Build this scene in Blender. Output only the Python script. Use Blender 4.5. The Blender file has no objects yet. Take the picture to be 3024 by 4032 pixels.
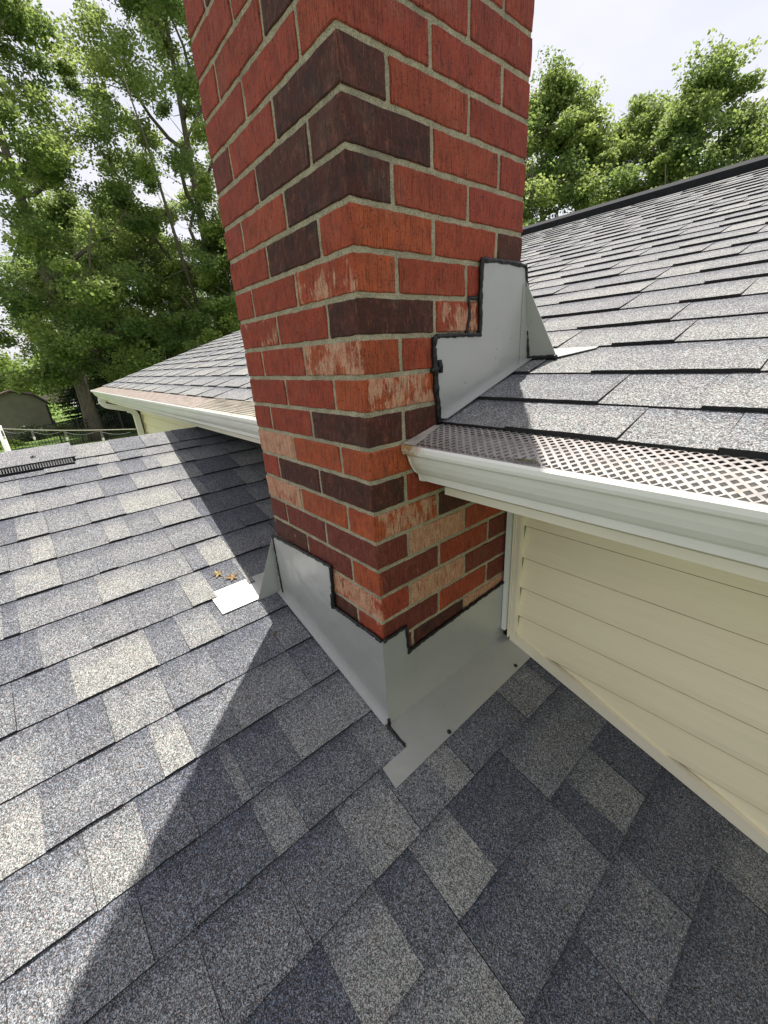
import bpy, math, random
import numpy as np
from mathutils import Vector, Matrix, noise
random.seed(7); RNG = np.random.default_rng(11)
scene = bpy.context.scene
COL = scene.collection

# ------------------------------------------------------------------ camera
cam = bpy.data.cameras.new('camera'); camo = bpy.data.objects.new('camera', cam); COL.objects.link(camo)
cam.sensor_fit = 'HORIZONTAL'; cam.sensor_width = 36.0; cam.lens = 1597.85 / 3024 * 36
cam.clip_start = 0.02; cam.clip_end = 3000
RT = (0.65009420, 0.75726545, -0.06266243); DN = (0.23885353, -0.28194175, -0.92922432); FW = (-0.72133663, 0.58911620, -0.36416422)
camo.matrix_world = Matrix(((RT[0], -DN[0], -FW[0], 0.616576), (RT[1], -DN[1], -FW[1], -0.475077), (RT[2], -DN[2], -FW[2], -0.433946), (0, 0, 0, 1)))
scene.camera = camo

# ------------------------------------------------------------------ world, sun, exposure
TO_SUN = Vector((-0.242, 0.31, 1.0)).normalized()
SUN_EL = math.asin(TO_SUN.z); SUN_ROT = math.atan2(TO_SUN.x, TO_SUN.y)
world = bpy.data.worlds.new('World'); scene.world = world; world.use_nodes = True
nt = world.node_tree; nt.nodes.clear()
wo = nt.nodes.new('ShaderNodeOutputWorld'); bg = nt.nodes.new('ShaderNodeBackground')
sky = nt.nodes.new('ShaderNodeTexSky'); sky.sky_type = 'NISHITA'; sky.sun_disc = False
sky.sun_elevation = SUN_EL; sky.sun_rotation = SUN_ROT; sky.dust_density = 3.0; sky.air_density = 1.0; sky.ozone_density = 1.0
tc = nt.nodes.new('ShaderNodeTexCoord'); mp = nt.nodes.new('ShaderNodeMapping'); mp.inputs['Scale'].default_value = (1.2, 1.2, 3.0)
cn = nt.nodes.new('ShaderNodeTexNoise'); cn.inputs['Scale'].default_value = 1.6; cn.inputs['Detail'].default_value = 5
cr = nt.nodes.new('ShaderNodeValToRGB'); cr.color_ramp.elements[0].position = 0.36; cr.color_ramp.elements[0].color = (0.6, 0.6, 0.6, 1)
cr.color_ramp.elements[1].position = 0.66; cr.color_ramp.elements[1].color = (1, 1, 1, 1)
mx = nt.nodes.new('ShaderNodeMixRGB'); mx.inputs[2].default_value = (6.7, 6.6, 7.0, 1)      # thin bright cloud veil
nt.links.new(tc.outputs['Generated'], mp.inputs['Vector']); nt.links.new(mp.outputs[0], cn.inputs['Vector'])
nt.links.new(cn.outputs['Fac'], cr.inputs[0]); nt.links.new(cr.outputs[0], mx.inputs[0]); nt.links.new(sky.outputs[0], mx.inputs[1])
nt.links.new(mx.outputs[0], bg.inputs['Color']); bg.inputs['Strength'].default_value = 0.077
nt.links.new(bg.outputs[0], wo.inputs[0])
sl = bpy.data.lights.new('sun', 'SUN'); sl.energy = 4.5; sl.angle = math.radians(0.55); sl.color = (1.0, 0.95, 0.88)
so = bpy.data.objects.new('sun', sl); COL.objects.link(so); so.rotation_euler = TO_SUN.to_track_quat('Z', 'Y').to_euler(); so.location = (0, 0, 20)
scene.view_settings.view_transform = 'Standard'; scene.view_settings.look = 'None'; scene.view_settings.gamma = 1
scene.view_settings.exposure = 1.0

# ------------------------------------------------------------------ helpers
def tag(o, label=None, cat=None, group=None, kind=None):
    for k, v in (('label', label), ('category', cat), ('group', group), ('kind', kind)):
        if v: o[k] = v
    return o
def empty(name, loc=(0, 0, 0)):
    o = bpy.data.objects.new(name, None); o.location = loc; o.empty_display_size = .1; COL.objects.link(o); return o
def mesh(name, verts, faces, mat, parent=None, attrs=None, smooth=False, matidx=None):
    me = bpy.data.meshes.new(name); me.from_pydata([tuple(v) for v in verts], [], [tuple(f) for f in faces]); me.update()
    for m in (mat if isinstance(mat, (list, tuple)) else [mat]): me.materials.append(m)
    if attrs:
        for k, v in attrs.items():
            v = np.asarray(v, dtype=np.float32)
            if v.ndim == 1:
                a = me.attributes.new(k, 'FLOAT', 'POINT'); a.data.foreach_set('value', v)
            else:
                a = me.attributes.new(k, 'FLOAT_COLOR', 'POINT')
                a.data.foreach_set('color', np.concatenate([v, np.ones((len(v), 1), np.float32)], 1).ravel())
    if smooth: me.polygons.foreach_set('use_smooth', [True] * len(me.polygons))
    if matidx is not None: me.polygons.foreach_set('material_index', matidx)
    o = bpy.data.objects.new(name, me); COL.objects.link(o)
    if parent is not None:
        o.parent = parent
        o.matrix_parent_inverse = Matrix.Translation(parent_loc(parent)).inverted()
    return o
def parent_loc(p): return Vector(p.location) if p.type == 'EMPTY' else Vector((0, 0, 0))     # all verts are in world space
class MB:
    def __init__(s): s.v = []; s.f = []; s.m = []; s.a = []
    def add(s, vs, fs, mi=0, av=0.0):
        n = len(s.v); s.v += [tuple(v) for v in vs]; s.f += [tuple(i + n for i in f) for f in fs]; s.m += [mi] * len(fs); s.a += [av] * len(vs)
    def box(s, x0, x1, y0, y1, z0, z1, mi=0, av=0.0):
        s.add([(x0, y0, z0), (x1, y0, z0), (x1, y1, z0), (x0, y1, z0), (x0, y0, z1), (x1, y0, z1), (x1, y1, z1), (x0, y1, z1)],
              [(0, 3, 2, 1), (4, 5, 6, 7), (0, 1, 5, 4), (1, 2, 6, 5), (2, 3, 7, 6), (3, 0, 4, 7)], mi, av)
    def slab(s, pts, off, mi=0, av=0.0):
        """polygon pts (3d, planar) thickened by vector off"""
        n = len(pts); o = Vector(off); a = [Vector(p) for p in pts]; b = [p + o for p in a]
        fs = [tuple(range(n))[::-1], tuple(range(n, 2 * n))] + [(i, (i + 1) % n, n + (i + 1) % n, n + i) for i in range(n)]
        s.add(a + b, fs, mi, av)
    def extrude(s, prof, axis, a0, a1, closed=True, mi=0, av=0.0, seg=1, caps=True):
        """profile of (p,q) swept along axis: 'x' -> (y,z), 'y' -> (x,z)"""
        n = len(prof); vs = []
        for k in range(seg + 1):
            t = a0 + (a1 - a0) * k / seg
            for p, q in prof: vs.append((t, p, q) if axis == 'x' else (p, t, q))
        fs = []
        for k in range(seg):
            for i in range(n if closed else n - 1):
                j = (i + 1) % n; fs.append((k * n + i, k * n + j, (k + 1) * n + j, (k + 1) * n + i))
        if caps and closed: fs += [tuple(range(n))[::-1], tuple(range(seg * n, seg * n + n))]
        s.add(vs, fs, mi, av)
    def tube(s, pts, r, sides=6, mi=0, av=0.0, flat=None):
        pts = [Vector(p) for p in pts]; n = len(pts); vs = []
        rs = r if isinstance(r, (list, tuple)) else [r] * n
        up = None
        for i in range(n):
            t = (pts[min(i + 1, n - 1)] - pts[max(i - 1, 0)])
            t = t.normalized() if t.length > 1e-9 else Vector((0, 0, 1))
            if up is None: up = t.orthogonal().normalized()
            else:
                up = up - t * up.dot(t); up = up.normalized() if up.length > 1e-6 else t.orthogonal().normalized()
            w = t.cross(up)
            for k in range(sides):
                a = 2 * math.pi * k / sides
                vs.append(pts[i] + (up * math.cos(a) + w * math.sin(a)) * rs[i])
        fs = [(i * sides + k, i * sides + (k + 1) % sides, (i + 1) * sides + (k + 1) % sides, (i + 1) * sides + k) for i in range(n - 1) for k in range(sides)]
        fs += [tuple(range(sides))[::-1], tuple(range((n - 1) * sides, n * sides))]
        s.add(vs, fs, mi, av)
    def build(s, name, mat, parent=None, smooth=False, attr=None):
        return mesh(name, s.v, s.f, mat, parent, {attr: s.a} if attr else None, smooth, s.m)

# ------------------------------------------------------------------ materials
def M(name):
    m = bpy.data.materials.new(name); m.use_nodes = True; t = m.node_tree; b = t.nodes['Principled BSDF']; return m, t, b
def N(t, typ, **kw):
    n = t.nodes.new(typ)
    for k, v in kw.items():
        if k in n.inputs: n.inputs[k].default_value = v
        else: setattr(n, k, v)
    return n
def coords(t, scale=(1, 1, 1)):
    c = N(t, 'ShaderNodeTexCoord'); m = N(t, 'ShaderNodeMapping'); m.inputs['Scale'].default_value = scale
    t.links.new(c.outputs['Object'], m.inputs[0]); return m.outputs[0]
def ramp(t, src, stops):
    r = N(t, 'ShaderNodeValToRGB'); e = r.color_ramp.elements
    while len(e) < len(stops): e.new(0.5)
    for i, (p, c) in enumerate(stops): e[i].position = p; e[i].color = (c if isinstance(c, tuple) else (c, c, c)) + (1,)
    t.links.new(src, r.inputs[0]); return r.outputs[0]
def mix(t, fac, a, b, mode='MIX'):
    n = N(t, 'ShaderNodeMixRGB'); n.blend_type = mode
    for i, s in enumerate((fac, a, b)):
        if hasattr(s, 'is_output') or hasattr(s, 'links'): t.links.new(s, n.inputs[i])
        else: n.inputs[i].default_value = s if i == 0 else tuple(s) + (1,)
    return n.outputs[0]
def math_(t, op, a, b=None, clamp=False):
    n = N(t, 'ShaderNodeMath'); n.operation = op; n.use_clamp = clamp
    for i, s in enumerate((a, b)):
        if s is None: continue
        if hasattr(s, 'links'): t.links.new(s, n.inputs[i])
        else: n.inputs[i].default_value = s
    return n.outputs[0]
def bump(t, b, h, strength=.3, dist=.002):
    n = N(t, 'ShaderNodeBump'); n.inputs['Strength'].default_value = strength; n.inputs['Distance'].default_value = dist
    t.links.new(h, n.inputs['Height']); t.links.new(n.outputs[0], b.inputs['Normal'])
def noi(t, v, scale, detail=3, rough=.5):
    n = N(t, 'ShaderNodeTexNoise'); n.inputs['Scale'].default_value = scale; n.inputs['Detail'].default_value = detail; n.inputs['Roughness'].default_value = rough
    t.links.new(v, n.inputs['Vector']); return n.outputs['Fac']
def simple(name, col, rough=.5, metal=0, nscale=8, var=.12, bumps=None, spec=None):
    m, t, b = M(name); v = coords(t)
    f = noi(t, v, nscale, 4); c = ramp(t, f, [(.3, tuple(x * (1 - var) for x in col)), (.7, tuple(min(1, x * (1 + var)) for x in col))])
    t.links.new(c, b.inputs['Base Color']); b.inputs['Roughness'].default_value = rough; b.inputs['Metallic'].default_value = metal
    if spec is not None: b.inputs['Specular IOR Level'].default_value = spec
    if bumps: bump(t, b, noi(t, v, bumps[0], 3), bumps[1], bumps[2])
    return m

def brick_mat():
    m, t, b = M('fired_brick')
    at = N(t, 'ShaderNodeAttribute', attribute_name='bcol'); pa = N(t, 'ShaderNodeAttribute', attribute_name='patch')
    v = coords(t); vs = coords(t, (1, 1, .05)); vm = coords(t, (1, 1, .35))
    stri = noi(t, vs, 420, 2, .6)                     # vertical wire-cut grooves
    blot = noi(t, v, 22, 4, .6)
    c = mix(t, ramp(t, blot, [(.3, 0.0), (.75, .65)]), at.outputs['Color'], (0.13, 0.028, 0.018), 'MIX')
    c = mix(t, ramp(t, noi(t, v, 55, 5, .7), [(.52, 0.0), (.74, .25)]), c, (.46, .15, .08)); c = mix(t, ramp(t, noi(t, v, 7, 5, .7), [(.56, 0.0), (.82, .18)]), c, (.34, .27, .20))
    spk = N(t, 'ShaderNodeTexVoronoi'); spk.inputs['Scale'].default_value = 300; t.links.new(v, spk.inputs['Vector'])
    # tan / pink kiln flashing patches, streaky downwards
    pn = noi(t, vm, 70, 6, .75); pb = noi(t, v, 17, 3)
    s_ = math_(t, 'ADD', math_(t, 'MULTIPLY', pn, .9), math_(t, 'MULTIPLY', pb, .7))
    s_ = math_(t, 'ADD', s_, math_(t, 'SUBTRACT', pa.outputs['Fac'], 1.22))
    pm = ramp(t, s_, [(.0, 0.0), (.09, 1.0)])
    pcol = mix(t, ramp(t, noi(t, v, 40, 2), [(.35, 0.0), (.65, 1.0)]), (.50, .24, .15), (.56, .36, .22))
    c = mix(t, math_(t, 'MULTIPLY', pm, .85), c, pcol)
    c = mix(t, ramp(t, stri, [(.36, .60), (.47, 0.0)]), c, (0.030, 0.010, 0.008)); c = mix(t, ramp(t, noi(t, coords(t, (1, 1, .12)), 190, 3, .6), [(.58, 0.0), (.75, .35)]), c, (.46, .15, .08))
    pits = ramp(t, noi(t, v, 260, 2, .5), [(.32, .85), (.39, 0.0)])
    c = mix(t, pits, c, (0.02, 0.008, 0.008))
    fl = ramp(t, noi(t, v, 150, 1), [(.74, 0.0), (.79, .55)]); c = mix(t, fl, c, (.42, .18, .11))
    t.links.new(c, b.inputs['Base Color']); b.inputs['Roughness'].default_value = .82; b.inputs['Specular IOR Level'].default_value = .3
    h = math_(t, 'ADD', math_(t, 'MULTIPLY', stri, 1.0), math_(t, 'MULTIPLY', noi(t, v, 170, 3), .6))
    bump(t, b, h, .8, .003); return m
def mortar_mat():
    m, t, b = M('sandy_mortar'); v = coords(t)
    c = ramp(t, noi(t, v, 30, 4), [(.3, (.26, .23, .155)), (.7, (.42, .375, .26))])
    g = noi(t, v, 520, 2, .7); c = mix(t, ramp(t, g, [(.36, .65), (.48, 0.0)]), c, (.09, .08, .05)); c = mix(t, ramp(t, g, [(.55, 0.0), (.68, .7)]), c, (.60, .56, .42))
    st = ramp(t, noi(t, v, 9, 3), [(.58, 0.0), (.75, .55)]); c = mix(t, st, c, (.13, .12, .10))
    t.links.new(c, b.inputs['Base Color']); b.inputs['Roughness'].default_value = .95; b.inputs['Specular IOR Level'].default_value = .2
    bump(t, b, math_(t, 'ADD', g, noi(t, v, 120, 3)), .6, .002); return m
def shingle_mat():
    m, t, b = M('granule_shingle')
    sh = N(t, 'ShaderNodeAttribute', attribute_name='shade'); bd = N(t, 'ShaderNodeAttribute', attribute_name='band'); v = coords(t)
    vo = N(t, 'ShaderNodeTexVoronoi'); vo.inputs['Scale'].default_value = 720; t.links.new(v, vo.inputs['Vector'])
    vo2 = N(t, 'ShaderNodeTexVoronoi'); vo2.inputs['Scale'].default_value = 380; t.links.new(v, vo2.inputs['Vector'])
    sp = N(t, 'ShaderNodeSeparateColor'); t.links.new(vo.outputs['Color'], sp.inputs[0])
    sp2 = N(t, 'ShaderNodeSeparateColor'); t.links.new(vo2.outputs['Color'], sp2.inputs[0])
    big = noi(t, v, 16, 4, .6)
    shade = math_(t, 'ADD', sh.outputs['Fac'], math_(t, 'MULTIPLY', math_(t, 'SUBTRACT', big, .5), 1.5))
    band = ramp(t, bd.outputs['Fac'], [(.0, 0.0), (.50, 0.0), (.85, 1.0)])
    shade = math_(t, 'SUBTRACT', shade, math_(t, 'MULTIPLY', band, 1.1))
    s01 = math_(t, 'MULTIPLY', shade, .333, True)
    # blend of mineral granules: slate blue blacks, mid greys, pale greens, a few browns
    g01 = math_(t, 'ADD', math_(t, 'MULTIPLY', sp.outputs[0], .72), math_(t, 'MULTIPLY', sp2.outputs[0], .28))
    tone = ramp(t, math_(t, 'ADD', g01, math_(t, 'MULTIPLY', math_(t, 'SUBTRACT', s01, .46), .32)), [(.20, .026), (.48, .09), (.72, .205), (.96, .41)])
    cool = mix(t, s01, (.84, .95, 1.20), (1.02, 1.06, 1.0))
    cool = mix(t, math_(t, 'GREATER_THAN', sp.outputs[1], .86), cool, (1.18, .94, .84))
    c = mix(t, 1.0, tone, cool, 'MULTIPLY')
    t.links.new(c, b.inputs['Base Color']); b.inputs['Roughness'].default_value = .9; b.inputs['Specular IOR Level'].default_value = .35
    bump(t, b, vo.outputs['Distance'], .5, .0011); return m
def metal_mat():
    m, t, b = M('painted_flashing_metal'); v = coords(t)
    c = ramp(t, noi(t, v, 6, 3), [(.3, (.42, .425, .405)), (.7, (.45, .455, .435))])
    sm = ramp(t, noi(t, coords(t, (1, 1, .2)), 25, 4), [(.6, 0.0), (.8, .15)]); c = mix(t, sm, c, (.36, .36, .34))
    vo = N(t, 'ShaderNodeTexVoronoi'); vo.inputs['Scale'].default_value = 42; t.links.new(v, vo.inputs['Vector'])
    sp = math_(t, 'MULTIPLY', math_(t, 'LESS_THAN', vo.outputs['Distance'], .07), math_(t, 'GREATER_THAN', noi(t, v, 9, 2), .53))
    c = mix(t, math_(t, 'MULTIPLY', sp, .75), c, (.08, .07, .06))
    t.links.new(c, b.inputs['Base Color']); b.inputs['Roughness'].default_value = .30; b.inputs['Metallic'].default_value = .35
    bump(t, b, noi(t, v, 6, 3), .45, .02); return m
def siding_mat():
    m, t, b = M('cream_vinyl_siding'); v = coords(t); vx = coords(t, (.06, 1, 1))
    g = noi(t, vx, 130, 4, .6)
    c = ramp(t, noi(t, v, 2.2, 3), [(.3, (.84, .745, .50)), (.7, (.88, .79, .555))])
    c = mix(t, ramp(t, g, [(.35, .10), (.6, 0.0)]), c, (.55, .48, .31))
    st = ramp(t, noi(t, coords(t, (.35, 1, 1.4)), 5, 4), [(.58, 0.0), (.75, .16)]); c = mix(t, st, c, (.50, .47, .38))
    t.links.new(c, b.inputs['Base Color']); b.inputs['Roughness'].default_value = .5
    bump(t, b, g, .25, .001); return m
def gutter_mat():
    m, t, b = M('white_gutter_paint'); v = coords(t)
    c = ramp(t, noi(t, v, 5, 3), [(.3, (.74, .73, .67)), (.7, (.81, .80, .745))])
    # rust and tannin stains gathered at the cut end beside the chimney
    cc = N(t, 'ShaderNodeTexCoord'); sx = N(t, 'ShaderNodeSeparateXYZ'); t.links.new(cc.outputs['Object'], sx.inputs[0])
    near = ramp(t, math_(t, 'ABSOLUTE', math_(t, 'SUBTRACT', sx.outputs[0], .0)), [(.0, 1.0), (.035, .75), (.09, .12), (.3, 0.0)])
    top = ramp(t, math_(t, 'ADD', sx.outputs[2], .70), [(.0, .35), (.06, .5), (.075, 1.0)])
    rm = ramp(t, math_(t, 'MULTIPLY', math_(t, 'MULTIPLY', near, top), noi(t, v, 60, 5, .65)), [(.18, 0.0), (.42, .95)])
    c = mix(t, rm, c, (.36, .19, .055))
    gr = ramp(t, noi(t, coords(t, (.5, 1, 1)), 24, 5, .7), [(.5, 0.0), (.8, .16)]); c = mix(t, gr, c, (.50, .49, .42))
    t.links.new(c, b.inputs['Base Color']); b.inputs['Roughness'].default_value = .38; return m
def leaf_mat(name, c0, c1, trans=.45):
    m, t, b = M(name); at = N(t, 'ShaderNodeAttribute', attribute_name='tint')
    c = mix(t, at.outputs['Fac'], c0, c1)
    t.links.new(c, b.inputs['Base Color']); b.inputs['Roughness'].default_value = .5; b.inputs['Specular IOR Level'].default_value = .4
    tr = N(t, 'ShaderNodeBsdfTranslucent'); g = mix(t, .5, c, (.36, .44, .12), 'MIX'); t.links.new(g, tr.inputs['Color'])
    ms = N(t, 'ShaderNodeMixShader'); ms.inputs[0].default_value = trans
    t.links.new(b.outputs[0], ms.inputs[1]); t.links.new(tr.outputs[0], ms.inputs[2]); t.links.new(ms.outputs[0], t.nodes['Material Output'].inputs[0]); return m
def bark_mat():
    m, t, b = M('grey_bark'); v = coords(t, (1, 1, .25)); n = noi(t, v, 14, 5, .6)
    t.links.new(ramp(t, n, [(.3, (.07, .055, .042)), (.7, (.20, .17, .135))]), b.inputs['Base Color']); b.inputs['Roughness'].default_value = .9; bump(t, b, n, .8, .03); return m
def grass_mat():
    m, t, b = M('lawn_grass'); v = coords(t)
    c = ramp(t, noi(t, v, .35, 4), [(.35, (.08, .14, .022)), (.65, (.15, .23, .035))]); c = mix(t, ramp(t, noi(t, v, 14, 4), [(.35, .6), (.6, 0.0)]), c, (.03, .08, .01))
    t.links.new(c, b.inputs['Base Color']); b.inputs['Roughness'].default_value = .9; bump(t, b, noi(t, v, 30, 3), .8, .05); return m

BRICK = brick_mat(); MORTAR = mortar_mat(); SHING = shingle_mat(); METAL = metal_mat(); SIDING = siding_mat(); GUTTER = gutter_mat()
CAULK = simple('black_sealant', (.009, .009, .010), .42, 0, 60, .3, (90, .5, .004), spec=.35)
DECK = simple('black_asphalt_edge', (.016, .016, .018), .85, 0, 200, .4, (300, .5, .001))
TRIM = simple('cream_trim', (.80, .73, .56), .45, 0, 5, .06)
WHITET = simple('white_trim', (.72, .73, .68), .45, 0, 6, .06)
FASCIA = simple('fascia_cream', (.78, .73, .60), .45, 0, 4, .07)
GUARD, t_, b_ = M('aluminium_guard'); v_ = coords(t_)
c_ = ramp(t_, noi(t_, v_, 22, 5, .65), [(.3, (.17, .155, .145)), (.6, (.30, .28, .265))]); c_ = mix(t_, ramp(t_, noi(t_, v_, 60, 4, .7), [(.56, 0.0), (.7, .7)]), c_, (.22, .14, .09))
t_.links.new(c_, b_.inputs['Base Color']); b_.inputs['Roughness'].default_value = .5; b_.inputs['Metallic'].default_value = .0
GUARDF = simple('ribbed_guard', (.50, .46, .39), .5, .3, 25, .3)
PLASTIC = simple('black_plastic', (.014, .015, .018), .85, 0, 30, .2, spec=.15)
PLASTICG = simple('grey_plastic', (.16, .165, .17), .55, 0, 30, .2)
SCREW = simple('dark_screw', (.05, .05, .055), .3, .7, 60, .2)
IRON = simple('black_fence_paint', (.012, .012, .013), .45, 0, 5, .2)
BARK = bark_mat(); GRASS = grass_mat()
LEAFA = leaf_mat('maple_leaf', (.075, .15, .045), (.42, .50, .15), .55)
LEAFB = leaf_mat('spruce_needle', (.010, .030, .012), (.035, .065, .025), .12)
LEAFC = leaf_mat('bright_shrub_leaf', (.10, .19, .02), (.24, .34, .04), .45)
SHEDW = simple('olive_shed_siding', (.22, .21, .15), .7, 0, 3, .12)
BROWN = simple('brown_shed_roof', (.13, .085, .06), .85, 0, 20, .25)
DARKB = simple('dark_trim', (.035, .025, .022), .7, 0, 10, .2)
CONC = simple('pale_concrete', (.45, .43, .40), .85, 0, 4, .1)

# ------------------------------------------------------------------ shared house geometry
LS, LZ = .30, -1.322                      # lower roof: z = LZ - LS*x
US = .322; UZ = -.584 - .212 * US         # main roof:  z = UZ + US*y
RIDGE_X = -1.85; RIDGE_Y = 4.02
CW, CD = .507, .494                       # chimney width (x) and depth (y)
CH = .0677                                # brick course height
lowz = lambda x: LZ - LS * x if x > RIDGE_X else LZ - LS * RIDGE_X + LS * (x - RIDGE_X)
upz = lambda y: UZ + US * y if y < RIDGE_Y else UZ + US * RIDGE_Y - US * (y - RIDGE_Y)
house = empty('house', (0, 0, -3.4))
tag(house, 'house with grey shingle roofs, cream siding and a red brick chimney', 'house')
def HP(b, name, mat, parent=house, **k): return b.build(name, mat, parent, **k)

# ------------------------------------------------------------------ ground (setting)
g = MB(); n = 40
gx = np.concatenate([np.linspace(-900, -60, 8), np.linspace(-50, 40, 40), np.linspace(60, 900, 8)])
gv = []; gf = []
for i, x in enumerate(gx):
    for j, y in enumerate(gx):
        gv.append((x, y, -3.4 + (noise.noise((x * .06, y * .06, 0)) * .12 if abs(x) < 55 and abs(y) < 55 else 0)))
L_ = len(gx)
for i in range(L_ - 1):
    for j in range(L_ - 1): gf.append((i * L_ + j, (i + 1) * L_ + j, (i + 1) * L_ + j + 1, i * L_ + j + 1))
tag(mesh('ground', gv, gf, GRASS), kind='structure')
b = MB(); b.slab([(-62, 3.0, -3.2), (-62, 9.0, -3.2), (-46, 9.5, -3.2), (-46, 2.6, -3.2)], (0, 0, .05)); tag(b.build('path', CONC), kind='structure')

# ------------------------------------------------------------------ chimney
def rounded_box(x0, x1, y0, y1, z0, z1, fine=True):
    e = .0022
    def lin(a, c):
        if not fine: return [a, c]
        k = max(2, int(abs(c - a) / .013)); return [a, a + e] + [a + (c - a) * i / k for i in range(1, k)] + [c - e, c]
    X, Y, Z = lin(x0, x1), lin(y0, y1), lin(z0, z1); idx = {}; vs = []; fs = []
    def vid(i, j, k):
        key = (i, j, k)
        if key not in idx:
            p = [X[i], Y[j], Z[k]]
            if fine:
                ex = [(0 if i == 0 else 1 if i == len(X) - 1 else None), (0 if j == 0 else 1 if j == len(Y) - 1 else None), (0 if k == 0 else 1 if k == len(Z) - 1 else None)]
                c = sum(q is not None for q in ex)
                if c >= 2:
                    for a in range(3):
                        if ex[a] is not None: p[a] += (.0009 if ex[a] == 0 else -.0009)
                jx = noise.noise_vector(Vector(p) * 48) * .0015 + noise.noise_vector(Vector(p) * 170) * .0009
                p = [p[a] + jx[a] for a in range(3)]
            idx[key] = len(vs); vs.append(tuple(p))
        return idx[key]
    a, b_, c = len(X) - 1, len(Y) - 1, len(Z) - 1
    for i in range(a):
        for j in range(b_):
            fs.append((vid(i, j, 0), vid(i, j + 1, 0), vid(i + 1, j + 1, 0), vid(i + 1, j, 0)))
            fs.append((vid(i, j, c), vid(i + 1, j, c), vid(i + 1, j + 1, c), vid(i, j + 1, c)))
    for i in range(a):
        for k in range(c):
            fs.append((vid(i, 0, k), vid(i + 1, 0, k), vid(i + 1, 0, k + 1), vid(i, 0, k + 1)))
            fs.append((vid(i, b_, k), vid(i, b_, k + 1), vid(i + 1, b_, k + 1), vid(i + 1, b_, k)))
    for j in range(b_):
        for k in range(c):
            fs.append((vid(0, j, k), vid(0, j, k + 1), vid(0, j + 1, k + 1), vid(0, j + 1, k)))
            fs.append((vid(a, j, k), vid(a, j + 1, k), vid(a, j + 1, k + 1), vid(a, j, k + 1)))
    return vs, fs
RED = (.345, .056, .026); RED2 = (.385, .070, .027); ORG = (.42, .088, .027); DRK = (.056, .025, .016); DRK2 = (.032, .017, .012); DR = (.16, .036, .024)
# per course: left face [corner -> back], right face [corner -> back]; (colour, patch amount)
ROWS = {
 -5: ([RED, RED, RED], [DRK, RED, RED]), -4: ([RED, DRK, RED], [RED, RED, RED]), -3: ([RED, RED, RED], [RED, RED, RED]),
 -2: ([DRK, RED, RED], [RED, RED, (RED, .26)]), -1: ([RED2, RED, RED], [RED, RED, RED]),
 0: ([DRK2, RED, DR], [DRK, RED2, RED]), 1: ([DRK, DRK, RED], [DRK2, RED2, RED]), 2: ([DRK2, RED2, RED], [DRK2, RED2, RED]),
 3: ([RED2, DRK2, RED], [ORG, RED2, DRK]), 4: ([(RED2, .40), RED, RED], [ORG, RED2, RED]), 5: ([DRK2, RED, (RED, .38)], [DRK2, (RED2, .45), RED]),
 6: ([(ORG, .50), RED, RED], [ORG, RED2, RED]), 7: ([ORG, RED, RED], [(ORG, .5), RED, RED]), 8: ([DRK2, RED, RED], [DRK2, DRK, RED]),
 9: ([ORG, ORG, (RED, .72)], [ORG, RED, RED]), 10: ([DRK2, DRK2, RED], [DRK2, RED, DRK]), 11: ([ORG, ORG, (RED2, .58)], [(ORG, .48), DRK, RED]),
 12: ([DR, DR, DR], [DR, (ORG, .68), RED2]), 13: ([ORG, DR, (DRK, .3)], [DR, RED2, DR]), 14: ([(RED2, .52), DR, DR], [(RED, .3), (ORG, .70), DR]),
 15: ([(RED2, .38), DRK, DRK], [DR, RED2, DR]), 16: ([RED2, RED, RED], [DR, DRK2, (ORG, .85)]), 17: ([RED, DRK, RED], [DR, (DRK2, .2), RED])}
bv = []; bf = []; bc = []; bp_ = []
def put(vs, fs, col, pt):
    n0 = len(bv); bv.extend(vs); bf.extend([tuple(i + n0 for i in f) for f in fs]); bc.extend([col] * len(vs)); bp_.extend([pt] * len(vs))
def cp(c): return c if isinstance(c[0], tuple) else (c, 0.0)
mo = .0095; uW = (CW + mo) / 2.5; uD = (CD + mo) / 2.5       # module lengths
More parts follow.
